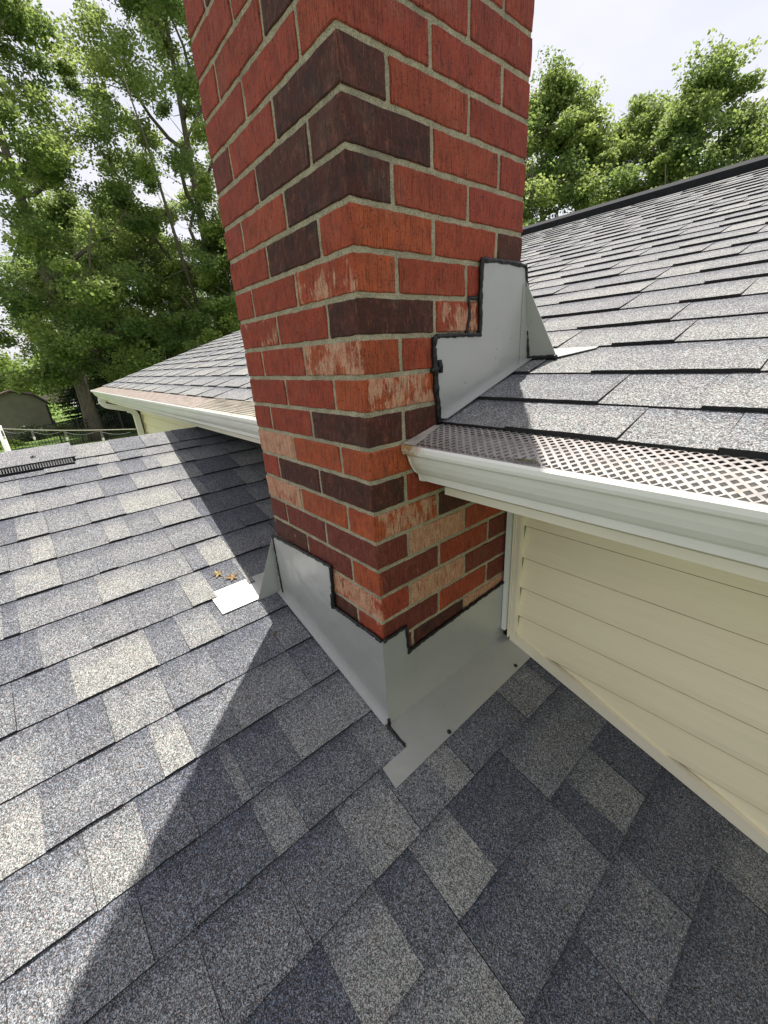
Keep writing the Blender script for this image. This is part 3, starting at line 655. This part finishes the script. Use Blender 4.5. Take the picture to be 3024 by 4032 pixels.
# ------------------------------------------------------------------ gutters
GP = [(.191, -.600), (.191, -.704), (.146, -.704), (.133, -.699), (.130, -.684), (.119, -.676), (.110, -.664), (.1035, -.650), (.100, -.638), (.094, -.632), (.086, -.630), (.084, -.624), (.084, -.616), (.088, -.612), (.094, -.613)]
GI = [(p + (.0012 if i > 2 else -.0012 if i == 0 else 0), q + (.0012 if i in (1, 2, 3, 4) else 0)) for i, (p, q) in enumerate(GP)]
def gutter(x0, x1, label, capside):
    b = MB(); n = len(GP)
    inner = []
    for i, (p, q) in enumerate(GP):
        a = Vector(GP[max(i - 1, 0)]); c = Vector(GP[min(i + 1, n - 1)]); d = (c - a).normalized(); inner.append((p + d.y * -.0014 * -1 * -1, q + d.x * .0014 * -1 * -1 * -1 * -1))
    inner = [(p + (-(Vector(GP[min(i + 1, n - 1)]) - Vector(GP[max(i - 1, 0)])).normalized().y) * -.0014, q + ((Vector(GP[min(i + 1, n - 1)]) - Vector(GP[max(i - 1, 0)])).normalized().x) * -.0014) for i, (p, q) in enumerate(GP)]
    b.extrude(GP + inner[::-1], 'x', x0, x1)
    for xx in capside:      # end plate with rolled flange
        b.extrude(GP, 'x', xx, xx + .0015)
        b.tube([(xx + .0008, p, q) for p, q in GP[1:]], .0022, 5)
    o = HP(b, 'gutter', GUTTER, house); o['label'] = label; return o
g1 = gutter(.004, X1, 'white gutter with a rusty cut end against the chimney', (.0045,))
g2 = gutter(X0 + .0, -CW - .004, 'white gutter left of the chimney', (X0 + .001, -CW - .007))
# diamond guard on the right gutter
gb = MB(); gw = .0165; gh = .0190
def gpt(x, t): return (x, .090 + t * .120, -.6125 + t * .026 + .003 * math.sin(math.pi * t))     # t 0 lip -> 1 under shingles
nrow = int(.120 / gh * 2) + 1
def diamond(cx, ct, k):
    hx, hv = gw / 2, gh / 2 / .120
    o = [(cx - hx, ct), (cx, ct - hv), (cx + hx, ct), (cx, ct + hv)]; i_ = [(cx + (p - cx) * k, ct + (q - ct) * k) for p, q in o]
    vs = [Vector(gpt(*p)) for p in o] + [Vector(gpt(*p)) for p in i_] + [Vector(gpt(*p)) - Vector((0, 0, .0009)) for p in i_]
    fs = []
    for a in range(4):
        c = (a + 1) % 4; fs += [(a, c, 4 + c, 4 + a), (4 + a, 4 + c, 8 + c, 8 + a)]
    gb.add(vs, fs)
x = .012; col = 0
while x < X1:
    for r in range(0, 7):
        t = .10 + (r * 1.0 + (.5 if col % 2 else 0)) * gh / .120
        if t < .97: diamond(x, t, .62)
    x += gw / 2; col += 1
gb.slab([gpt(.006, -.02), gpt(X1, -.02), gpt(X1, .027), gpt(.006, .027)], (0, 0, .0008))
gg = HP(gb, 'gutter_guard', GUARD, g1); gg['label'] = 'aluminium diamond mesh gutter guard'
GUTTERSHADE = simple('gutter_inner_shade', (.022, .017, .013), 1.0, 0, 90, .6, (150, .8, .006), spec=.05)  # dark sheet added in each gutter, standing in for shade below the guard
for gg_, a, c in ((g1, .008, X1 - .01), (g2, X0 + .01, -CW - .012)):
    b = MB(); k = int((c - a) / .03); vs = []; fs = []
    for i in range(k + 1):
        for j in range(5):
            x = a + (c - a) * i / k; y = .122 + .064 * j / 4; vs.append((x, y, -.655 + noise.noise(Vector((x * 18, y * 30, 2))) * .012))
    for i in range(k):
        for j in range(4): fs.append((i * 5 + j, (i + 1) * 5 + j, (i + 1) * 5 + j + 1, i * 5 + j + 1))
    b.add(vs, fs); HP(b, 'gutter_shade_sheet', GUTTERSHADE, gg_)
b = MB()
for a, c, rib in ((X0 + .03, -1.38, 0), (-1.38, -CW - .006, 1)):
    b.slab([(a, .088, -.612), (c, .088, -.612), (c, .215, -.583), (a, .215, -.583)], (0, 0, .001))
    if not rib: HP(b, 'gutter_guard', simple('weathered_guard', (.20, .165, .14), .7, 0, 30, .35), g2); b = MB()
    if rib:
        for k in range(9):
            t = (k + .5) / 9; y = .092 + .118 * t; b.box(a, c, y, y + .004, -.6105 + .0285 * t + .001, -.6105 + .0285 * t + .0045)
o = HP(b, 'gutter_guard', GUARDF, g2); o['label'] = 'tan ribbed guard strip on the left gutter'
# bits of bark and the brown wood strip at the cut corner of the right gutter
b = MB(); b.slab([(.006, .088, -.6105), (.006, .182, -.588), (.020, .182, -.588), (.040, .088, -.6105)], (0, 0, .0016)); HP(b, 'bent_guard_edge', GUARDF, g1)
# downspout
def down(mb, pts, w, d):
    pts = [Vector(p) for p in pts]; n = len(pts); vs = []
    for i in range(n):
        t = (pts[min(i + 1, n - 1)] - pts[max(i - 1, 0)]).normalized(); sx = Vector((1, 0, 0)); sx = (sx - t * sx.dot(t)).normalized(); sy = t.cross(sx)
        k = 1.0 if i % 2 else .94
        for a, c in ((-1, -1), (1, -1), (1, 1), (-1, 1)): vs.append(pts[i] + sx * a * w * k / 2 + sy * c * d * k / 2)
    mb.add(vs, [(i * 4 + k, i * 4 + (k + 1) % 4, (i + 1) * 4 + (k + 1) % 4, (i + 1) * 4 + k) for i in range(n - 1) for k in range(4)] + [(0, 1, 2, 3), (n * 4 - 4, n * 4 - 3, n * 4 - 2, n * 4 - 1)])
b = MB(); path = [(-4.86, .14, -.70)]
for i in range(9): a = i / 8 * math.pi * .42; path.append((-4.86 - .0, .14 + .06 * (1 - math.cos(a)), -.73 - .06 * math.sin(a)))
ex = path[-1]; path += [(-4.86, ex[1] + .06, ex[2] - .018), (-4.86, ex[1] + .12, ex[2] - .036), (-4.86, ex[1] + .18, ex[2] - .054)]
ex = path[-1]
for i in range(1, 9): a = i / 8 * math.pi * .42; path.append((-4.86, ex[1] + .06 * math.sin(a), ex[2] - .02 - .06 * (1 - math.cos(a))))
ex = path[-1]; path += [(-4.86, ex[1] + .004, ex[2] - .02), (-4.86, ex[1] + .005, -2.0), (-4.86, ex[1] + .005, -3.3)]
down(b, path, .075, .055); dso = HP(b, 'downspout', GUTTER, g2)

# ------------------------------------------------------------------ loose things on the roofs
def dead_leaf(name, loc, size, rot, tilt, cols, label, nrm, lobes=5, seed=0):
    rr = random.Random(seed); c = simple(name + '_surface', cols, .7, 0, 120, .45, (200, .4, .001)); vs = [(0, 0, .004)]; k = lobes * 4
    for i in range(k):
        a = 2 * math.pi * i / k; ph = (i % 4); r = size * (1.0, .48, .30, .48)[ph] * rr.uniform(.75, 1.15) * (1 if i else 1.2)
        vs.append((math.cos(a) * r, math.sin(a) * r, .002 + size * .30 * (r / size) ** 2 * rr.uniform(.2, 1.2)))
    fs = [(0, 1 + i, 1 + (i + 1) % k) for i in range(k)]; n0 = len(vs)
    vs += [(x, y, z - .0006) for x, y, z in vs]; fs += [tuple(n0 + q for q in f[::-1]) for f in fs]
    b = MB(); b.add(vs, fs); b.tube([(0, 0, .003), (size * .5, size * .45, .004), (size * .9, size * 1.0, .003)], .0008, 5)
    o = b.build(name, c); o.location = loc
    q = Vector(nrm).to_track_quat('Z', 'Y'); o.rotation_mode = 'QUATERNION'; o.rotation_quaternion = q @ Matrix.Rotation(rot, 3, 'Z').to_quaternion()
    return o
o = dead_leaf('fallen_leaf', lp(-.708, -.147, .006), .024, .4, 0, (.24, .17, .06), '', nrmL, 5, 3); tag(o, 'small curled yellow leaf on the sunlit shingles, farther from the chimney', 'leaf', 'fallen leaves on the lower roof')
o = dead_leaf('fallen_leaf', lp(-.668, -.114, .006), .027, 1.7, 0, (.25, .155, .065), '', nrmL, 5, 8); tag(o, 'spiky tan leaf on the sunlit shingles, nearer the flashing', 'leaf', 'fallen leaves on the lower roof')
o = dead_leaf('fallen_leaf', lp(-.39, -.107, .006), .009, .7, 0, (.12, .08, .05), '', nrmL, 4, 5); tag(o, 'tiny brown leaf scrap in the shade just left of the flashing lip', 'leaf')
b = MB(); b.add([(-.022, 0, 0), (-.008, .006, .003), (.010, .0055, .003), (.024, 0, .001), (.008, -.006, .002), (-.010, -.005, .002)], [(0, 1, 4, 5), (1, 2, 3, 4)]); b.tube([(-.03, 0, .001), (.02, 0, .003)], .0007, 4)
o = b.build('fallen_leaf', simple('green_leaf', (.10, .12, .03), .6, 0, 80, .3)); o.location = (.277, .098, -.608); o.rotation_euler = (-.15, 0, .05); tag(o, 'narrow green leaf lying on the gutter guard near its front lip', 'leaf')

rr = random.Random(31); CRUMB = simple('bark_crumb', (.09, .055, .035), .9, 0, 200, .4)
for k, (x, y, ln) in enumerate(((-1.02, -.33, .012), (-.86, -.47, .009), (-.40, -.44, .010), (-.16, -.36, .008), (.19, -.17, .010))):
    b = MB(); a = rr.uniform(0, 3.1); hx = .0 
    p = Vector(lp(x, y, .0105)); d = Vector((math.cos(a), math.sin(a), -LS * math.cos(a))) * ln
    b.tube([p - d, p + d * .2 + Vector((0, 0, .0012)), p + d], [.0006, .0011, .0005], 5); o = b.build('twig', CRUMB); o.location = (0, 0, 0)
    tag(o, ('tiny twig on the sunlit shingles up the slope from the leaves', 'tiny twig on the sunlit shingles at the far left middle', 'tiny twig crossing the sunlit slope below the white metal flange', 'tiny twig on the sunlit shingles near the shadow edge', 'tiny twig in the shade just below the folded flashing corner')[k], 'twig', 'tiny twigs on the lower roof')

# ------------------------------------------------------------------ shed
sx = -27.9; zb = -3.42
shed = empty('shed', (sx, -1.0, zb)); tag(shed, 'olive green barn shaped garden shed with a brown gambrel roof', 'shed')
sp = [(.26, zb), (.30, -1.84), (-.15, -1.36), (-1.02, -1.09), (-1.89, -1.36), (-2.36, -1.84), (-2.30, zb)]
b = MB(); b.slab([(sx, p, q) for p, q in sp], (-3.6, 0, 0)); z = zb + .15
while z < -1.2: 
    wl = .3 if z < -1.84 else .3 - (z + 1.84) * .93; b.box(sx, sx + .02, -2.02 - wl + .98 - .02 if False else (-2.04 - wl), wl - .04, z, z + .012); z += .14
HP(b, 'wall', SHEDW, shed)
b = MB(); rp = [(.42, -1.92), (.40, -1.80), (-.15, -1.28), (-1.02, -1.01), (-1.89, -1.28), (-2.46, -1.80), (-2.48, -1.92)]; ri = [(.36, -1.90), (-.17, -1.35), (-1.02, -1.08), (-1.87, -1.35), (-2.42, -1.90)]
b.slab([(sx + .16, p, q) for p, q in rp + ri[::-1]], (-3.9, 0, 0)); HP(b, 'roof', BROWN, shed)
b = MB(); b.box(sx + .021, sx + .06, .20, .30, zb, -1.86); b.slab([(sx + .165, .40, -1.92), (sx + .165, .42, -1.80), (sx + .165, -.15, -1.28), (sx + .165, -.17, -1.36)], (.02, 0, 0)); b.slab([(sx + .165, -.15, -1.28), (sx + .165, -1.02, -1.01), (sx + .165, -1.02, -1.09), (sx + .165, -.17, -1.36)], (.02, 0, 0)); HP(b, 'edge_trim', DARKB, shed)

# ------------------------------------------------------------------ fence
fence = empty('metal_fence', (-22.5, 0, -3.4)); tag(fence, 'black metal picket fence crossing the lawn in front of the shed', 'fence')
A = Vector((-20.4, -5.0, -3.45)); Bp = Vector((-22.2, .95, -3.45)); Cc = Vector((-24.4, 8.5, -3.45))
pick = MB(); rail = MB()
for P0, P1 in ((A, Bp), (Bp, Cc)):
    L = (P1 - P0).length; k = int(L / .115)
    for i in range(k): p = P0 + (P1 - P0) * i / k; pick.box(p.x - .009, p.x + .009, p.y - .009, p.y + .009, p.z + .05, p.z + 1.12)
    for h in (.15, .92, 1.08): rail.tube([P0 + Vector((0, 0, h)), P1 + Vector((0, 0, h))], .016, 4)
    for i in range(int(L / 1.8) + 1):
        p = P0 + (P1 - P0).normalized() * min(i * 1.8, L); b = MB(); b.box(p.x - .03, p.x + .03, p.y - .03, p.y + .03, p.z, p.z + 1.2); b.box(p.x - .038, p.x + .038, p.y - .038, p.y + .038, p.z + 1.2, p.z + 1.225); HP(b, 'post', IRON, fence)
HP(pick, 'pickets', IRON, fence); HP(rail, 'rails', IRON, fence)

# ------------------------------------------------------------------ string lights and their pole
pole = empty('light_pole', (-7.37, -.94, -3.4)); b = MB(); b.tube([(-7.37, -.90, -3.4), (-7.37, -.885, -1.05)], .035, 10); HP(b, 'pole', WHITET, pole, smooth=True)
b = MB(); b.box(-7.42, -7.32, -.945, -.835, -3.4, -3.34); HP(b, 'base_plate', WHITET, pole); tag(pole, 'white pole at the left edge holding the string lights', 'pole')
sl_ = empty('string_lights', (-7.35, -.9, -1.1)); tag(sl_, 'thin rope with a sagging cable of small bulbs from pole to downspout', 'string lights')
Pa = Vector((-7.35, -.89, -1.085)); Pb = Vector((-4.88, .40, -1.075)); 
WIRE = simple('beige_rope', (.45, .42, .33), .7, 0, 60, .2); CAB = simple('grey_cable', (.16, .16, .15), .5); GLASS = simple('bulb_glass', (.75, .74, .68), .1, 0, 10, .1)
Pm = [Pa + (Pb - Pa) * t + Vector((0, 0, -.02 * math.sin(math.pi * t))) for t in np.linspace(0, 1, 14)]
Pm0 = Pa + Vector((-2.0, -.9, .05)); b = MB(); b.tube([Pm0] + Pm, .0065, 5); HP(b, 'rope', WIRE, sl_)
b = MB(); kn = np.linspace(0, 1, 5); cab = []
for i in range(4):
    for s in np.linspace(0, 1, 7)[:-1]: t = kn[i] + (kn[i + 1] - kn[i]) * s; cab.append(Pa + (Pb - Pa) * t + Vector((0, 0, -.02 * math.sin(math.pi * t) - .012 - .045 * math.sin(math.pi * s))))
b.tube(cab, .0035, 5); HP(b, 'cable', CAB, sl_)
for i in range(0, 4):
    t = kn[i] + .02; c = Pa + (Pb - Pa) * t + Vector((0, 0, -.03))
    b = MB(); b.tube([c, c + Vector((0, 0, -.06)), c + Vector((0, 0, -.075))], [.010, .012, .012], 8); s_ = HP(b, 'socket', CAB, sl_)
    b = MB(); b.tube([c + Vector((0, 0, -.075)), c + Vector((0, 0, -.09)), c + Vector((0, 0, -.115)), c + Vector((0, 0, -.13))], [.008, .014, .013, .005], 10); HP(b, 'bulb', GLASS, sl_, smooth=True)

# ------------------------------------------------------------------ trees
def tree(name, label, cat, base, height, rad, trunk_r, crown0, nclump, nleaf, leafsz, mat, seed, group=None, asc=.55, top=1.0, clump=(.9, .6), fine=1.0):
    rg = np.random.default_rng(seed); bx, by, bz = base
    root = empty(name, base); tag(root, label, cat, group)
    tb = MB(); npt = 10; tp = []
    for i in range(npt + 1):
        t = i / npt; w = .012 * height * t * t
        tp.append(Vector((bx + w * math.sin(seed + t * 4), by + w * math.cos(seed * 2 + t * 3), bz + height * .93 * t)))
    tb.tube(tp, [trunk_r * (1.35 if i == 0 else 1) * (1 - .93 * (i / npt) ** .9) + .015 for i in range(npt + 1)], 10)
    def trunk_at(t): k = min(t * npt, npt - 1e-3); i = int(k); return tp[i].lerp(tp[i + 1], k - i)
    cl = []; h0 = crown0
    for i in range(nclump):
        t = (i + rg.random()) / nclump; zf = h0 + (1 - h0) * t
        prof = math.sin(math.pi * min(1, (t * .88 + .12)) ** .8) ** .7 * (1 if t < .65 else top)
        az = rg.random() * 2 * math.pi + i * 2.4; lob = 1 + .28 * math.sin(az * 3 + seed) * math.cos(t * 6 + seed)
        r = rad * prof * lob * (rg.random() ** .45)
        cl.append(Vector((bx + r * math.cos(az), by + r * math.sin(az), bz + height * zf + rg.normal() * .3)))
    # main limbs fork from the trunk; every clump of twigs hangs on the nearest limb
    nm = 13; allp = []
    for i in range(nm):
        hs = crown0 + .06 + (.86 - crown0) * (i / nm) ** 1.1; s0 = trunk_at(min(hs / .93, .96)); az = i * 2.4 + rg.normal() * .3
        ll = rad * (1.0 - .55 * (i / nm)) * (.8 + .3 * rg.random()); up = ll * (asc + .35) * (1.0 + .25 * rg.random()); P_ = []; wob = Vector((rg.normal(), rg.normal(), rg.normal())) * .1 * ll
        for k in range(7):
            t = k / 6; P_.append(s0 + Vector((math.cos(az), math.sin(az), 0)) * ll * t ** .85 + Vector((0, 0, up * t ** 1.25)) + wob * math.sin(t * 5)); P_[-1].z = min(P_[-1].z, bz + height * (.80 + .12 * (1 - t)) )
        r0 = trunk_r * (.42 - .25 * i / nm) + .015; tb.tube(P_, [r0 * (1 - .85 * k / 6) for k in range(7)], 6); allp += [(p, r0 * (1 - .85 * k / 6)) for k, p in enumerate(P_) if k > 0]
    allp += [(trunk_at(min((crown0 + .05 + (.9 - crown0) * k / 12) / .93, .97)), .03) for k in range(13)]
    for c in cl:
        best = min(allp, key=lambda q: (q[0] - c).length + (1.2 * max(0, q[0].z - c.z + .15)))
        s0, rr0 = best; L0 = (c - s0).length
        if L0 < .2: continue
        m1 = s0.lerp(c, .45) + Vector((rg.normal(), rg.normal(), rg.normal() - .6)) * .09 * L0; r1 = min(rr0 * .7, .008 + .006 * L0)
        tb.tube([s0, m1, c], [r1, r1 * .6, r1 * .25], 4)
        for _ in range(4):
            e = c + Vector((rg.normal() * .45, rg.normal() * .45, rg.normal() * .3 + .1)); tb.tube([m1.lerp(c, rg.random()), e], [r1 * .35, .003], 3)
    tb.build('trunk', BARK, root, smooth=True)
    # leaves
    C_ = np.array([tuple(c) for c in cl]); n = nclump * nleaf
    ci = np.repeat(np.arange(nclump), nleaf); csz = (clump[0] * (.55 + .75 * rg.random(nclump)))[ci]
    d = rg.normal(size=(n, 3)); d /= np.linalg.norm(d, axis=1)[:, None]; rr = rg.random(n) ** .42
    sub = rg.normal(size=(nclump, 7, 3)) * .55; sidx = rg.integers(0, 7, n)
    P = C_[ci] + (d * rr[:, None] * .55 + sub[ci, sidx] * .55) * csz[:, None] * np.array([1, 1, clump[1]])
    P[:, 2] -= 0.08 * csz
    a = rg.normal(size=(n, 3)); a[:, 2] *= .5; a /= np.linalg.norm(a, axis=1)[:, None]
    q = rg.normal(size=(n, 3)); bb = np.cross(a, q); bb /= np.linalg.norm(bb, axis=1)[:, None]
    sz = (leafsz * (.6 + .8 * rg.random(n)))[:, None]
    V = np.stack([P - a * sz * .5, P + bb * sz * .36, P + a * sz * .5, P - bb * sz * .36], 1).reshape(-1, 3)
    tint = np.repeat(np.clip(.35 + .22 * rg.normal(size=nclump)[ci] + .2 * rg.normal(size=n), 0, 1), 4)
    me = bpy.data.meshes.new('crown'); me.vertices.add(n * 4); me.vertices.foreach_set('co', V.astype(np.float32).ravel())
    me.loops.add(n * 4); me.loops.foreach_set('vertex_index', np.arange(n * 4, dtype=np.int32)); me.polygons.add(n)
    me.polygons.foreach_set('loop_start', np.arange(0, n * 4, 4, dtype=np.int32)); me.update(calc_edges=True)
    at_ = me.attributes.new('tint', 'FLOAT', 'POINT'); at_.data.foreach_set('value', tint.astype(np.float32)); me.materials.append(mat)
    o = bpy.data.objects.new('crown', me); COL.objects.link(o); o.parent = root; o.matrix_parent_inverse = Matrix.Translation(base).inverted(); return root
GZ = -3.42
tree('maple_tree', 'tall leaning-looking tree with a thick grey trunk standing between shed and left roof', 'tree', (-22.6, 1.55, GZ), 18.5, 4.1, .29, .15, 215, 600, .12, LEAFA, 3, 'trees behind the house', .5, clump=(.95, .62))
tree('maple_tree', 'tall tree with many upswept branches just left of the chimney', 'tree', (-23.5, 8.7, GZ), 22, 4.7, .30, .14, 240, 600, .12, LEAFA, 8, 'trees behind the house', 1.0, clump=(.95, .62))
tree('maple_tree', 'dark leafy tree filling the gap between the two tall trees at left', 'tree', (-28.5, 6.2, GZ), 11.5, 4.2, .22, .12, 190, 620, .14, LEAFA, 15, 'trees behind the house', .8, clump=(1.1, .6))
tree('maple_tree', 'lower leafy tree right behind the left roof edge beside the chimney', 'tree', (-21.0, 9.0, GZ), 9.0, 3.6, .18, .2, 120, 620, .125, LEAFA, 21, 'trees behind the house', .6, clump=(.92, .6))
tree('maple_tree', 'pointed bright green tree just right of the chimney', 'tree', (-12.6, 22.0, GZ), 14.0, 4.5, .26, .2, 230, 600, .13, LEAFA, 27, 'trees behind the house', .9, .8, clump=(.95, .7))
tree('maple_tree', 'shorter tree dipping between the two taller trees at right', 'tree', (-9.4, 24.5, GZ), 12.6, 3.8, .2, .2, 130, 560, .125, LEAFA, 33, 'trees behind the house', .7, .9, clump=(.92, .6))
tree('maple_tree', 'tall round topped tree above the main roof ridge at right', 'tree', (-6.6, 23.5, GZ), 12.6, 3.4, .25, .2, 150, 560, .125, LEAFA, 38, 'trees behind the house', .8, .95, clump=(.92, .65))
tree('maple_tree', 'tree rising at the right edge above the roof ridge', 'tree', (-3.0, 24.0, GZ), 11.6, 3.2, .24, .2, 120, 560, .125, LEAFA, 44, 'trees behind the house', .8, .95, clump=(.92, .65))
tree('maple_tree', 'dark background tree seen low between the thick trunk and the left roof', 'tree', (-31.5, 4.0, GZ), 12.0, 4.0, .2, .1, 150, 560, .15, LEAFA, 63, 'trees behind the house', .7, clump=(1.1, .6))
tree('bushy_tree', 'bright yellow green bush above the shed roof', 'bush', (-38, -1.6, GZ), 4.4, 3.2, .12, .05, 60, 300, .20, LEAFC, 51, None, .5, clump=(1.3, .7))
def spruce(label, base, height, rad, seed, dens=1.0, group='spruces under the trees'):
    rg = random.Random(seed); root = empty('spruce_tree', base); tag(root, label, 'spruce', group); tb = MB(); bx, by, bz = base
    tb.tube([(bx, by, bz), (bx, by, bz + height)], [.13, .02], 8); lv = []; lf = []; tn = []
    z = .35
    while z < height - .1:
        R_ = rad * (1 - z / height) ** .8 + .12; k = int(11 * dens)
        for i in range(k):
            if rg.random() > dens * 1.1: continue
            az = rg.random() * 6.283; L = R_ * rg.uniform(.65, 1.1); p0 = Vector((bx, by, bz + z)); dr = Vector((math.cos(az), math.sin(az), -.22)); e = p0 + dr * L; e.z += L * .12
            tb.tube([p0, p0.lerp(e, .5) + Vector((0, 0, -.03)), e], [.02, .012, .004], 3)
            for s in range(int(34 * L)):
                t = rg.uniform(.12, 1.05); c = p0.lerp(e, t); sd = Vector((-dr.y, dr.x, 0)) * rg.choice((-1, 1)); a = (dr * rg.uniform(.3, 1) + sd * rg.uniform(.3, 1) + Vector((0, 0, rg.uniform(-.9, .1)))).normalized() * rg.uniform(.12, .3) * (1.15 - t * .6)
                w = Vector((rg.gauss(0, 1), rg.gauss(0, 1), rg.gauss(0, 1))).cross(a).normalized() * .024; n0 = len(lv); lv += [c - w, c + w, c + a + w * .3, c + a - w * .3]; lf.append((n0, n0 + 1, n0 + 2, n0 + 3)); q = rg.random(); tn += [q] * 4
        z += .17
    tb.build('trunk', BARK, root); mesh('crown', lv, lf, LEAFB, root, {'tint': tn})
spruce('thin sparse spruce with bare gaps right of the thick trunk', (-26.0, 3.9, GZ), 7.6, 1.5, 5, .7)
spruce('dense dark spruce behind the downspout', (-25.2, 3.0, GZ), 3.6, 1.9, 6, 1.3)
spruce('dense dark spruce low behind the left roof edge', (-26.6, 5.3, GZ), 5.0, 2.3, 7, 1.3)
spruce('dark spruce between the shed and the thick trunk', (-30.5, 1.9, GZ), 4.4, 1.3, 9, 1.2)
spruce('dark spruce directly behind the thick trunk', (-28.5, 3.6, GZ), 5.2, 2.0, 12, 1.3)
spruce('dark spruce rising behind the upper rake of the left roof', (-25.6, 7.2, GZ), 5.6, 2.1, 13, 1.3)
# low dark shrubs by the fence
def shrub(label, base, r, h, seed, mat=LEAFA):
    rg = np.random.default_rng(seed); root = empty('shrub', base); tag(root, label, 'shrub', 'low shrubs on the lawn'); n = int(2600 * r)
    d = rg.normal(size=(n, 3)); d /= np.linalg.norm(d, axis=1)[:, None]; d[:, 2] = abs(d[:, 2]); P = np.array(base) + d * (rg.random(n) ** .35)[:, None] * np.array([r, r, h]) * (1 + .2 * np.sin(d[:, 0:1] * 9 + seed))
    a = rg.normal(size=(n, 3)); a /= np.linalg.norm(a, axis=1)[:, None]; q = np.cross(a, rg.normal(size=(n, 3))); q /= np.linalg.norm(q, axis=1)[:, None]; s = .05
    V = np.stack([P - a * s, P + q * s * .7, P + a * s, P - q * s * .7], 1).reshape(-1, 3)
    mesh('foliage', V, [(i * 4, i * 4 + 1, i * 4 + 2, i * 4 + 3) for i in range(n)], mat, root, {'tint': np.repeat(rg.random(n) * .5, 4)})
    b = MB()
    for k in range(6): b.tube([base, (base[0] + .5 * r * math.cos(k), base[1] + .5 * r * math.sin(k), base[2] + h * .7)], [.02, .006], 4)
    b.build('stem', BARK, root)
shrub('dark low shrub in front of the shed wall', (-26.4, -.75, GZ), .8, .75, 3, LEAFB); shrub('leafy green shrub behind the black fence at the shed corner', (-26.9, .45, GZ), .55, .6, 4)
shrub('pale green plants along the fence near the left edge', (-24.8, -1.8, GZ), .7, .35, 6, LEAFC)
# neighbouring house seen through the branches
nh = empty('neighbour_house', (-58, 13, -3.4)); tag(nh, 'distant tan house glimpsed through the trees behind the left roof', 'house')
TANW = simple('tan_siding', (.36, .31, .24), .7); GREYR = simple('grey_roof', (.16, .155, .16), .9); WIN = simple('window_glass', (.03, .035, .04), .08)
b = MB(); b.box(-66, -58, 7, 19, -3.4, 1.9); HP(b, 'wall', TANW, nh)
b = MB(); b.slab([(-57.4, 6.4, 1.9), (-57.4, 19.6, 1.9), (-57.4, 13, 4.7)], (-9, 0, 0)); rf = HP(b, 'roof', GREYR, nh)
for y in (9, 12.5, 16):
    b = MB(); b.box(-57.99, -57.9, y, y + 1.2, -.4, 1.1); w_ = HP(b, 'window', WHITET, nh); b = MB(); b.box(-57.89, -57.87, y + .1, y + 1.1, -.3, 1.0); b.build('pane', WIN, w_)
nh2 = empty('neighbour_house', (-60, 2, -3.4)); tag(nh2, 'distant low house with a grey roof glimpsed right of the shed', 'house')
b = MB(); b.box(-68, -62, .2, 6, -3.4, -.6); HP(b, 'wall', TANW, nh2); b = MB(); b.slab([(-61.4, -.3, -.6), (-61.4, 6.5, -.6), (-61.4, 3.1, 1.2)], (-7, 0, 0)); HP(b, 'roof', GREYR, nh2)
# far woods, one mass
rg = np.random.default_rng(77); n = 26000; az = np.radians(rg.uniform(60, 215, n)); D = rg.uniform(85, 105, n); hh = 4.2 + 1.8 * np.sin(az * 23) + 1.1 * np.sin(az * 57 + 1)
P = np.stack([D * np.cos(az), D * np.sin(az), -3.4 + hh * rg.random(n) ** .7], 1); a = rg.normal(size=(n, 3)); a /= np.linalg.norm(a, axis=1)[:, None]; q = np.cross(a, rg.normal(size=(n, 3))); q /= np.linalg.norm(q, axis=1)[:, None]; s = .55
V = np.stack([P - a * s, P + q * s, P + a * s, P - q * s], 1).reshape(-1, 3)
o = mesh('distant_woods', V, [(i * 4, i * 4 + 1, i * 4 + 2, i * 4 + 3) for i in range(n)], LEAFA, None, {'tint': np.repeat(rg.random(n) * .7, 4)}); tag(o, 'low line of far woods behind the houses', 'woods', None, 'stuff')
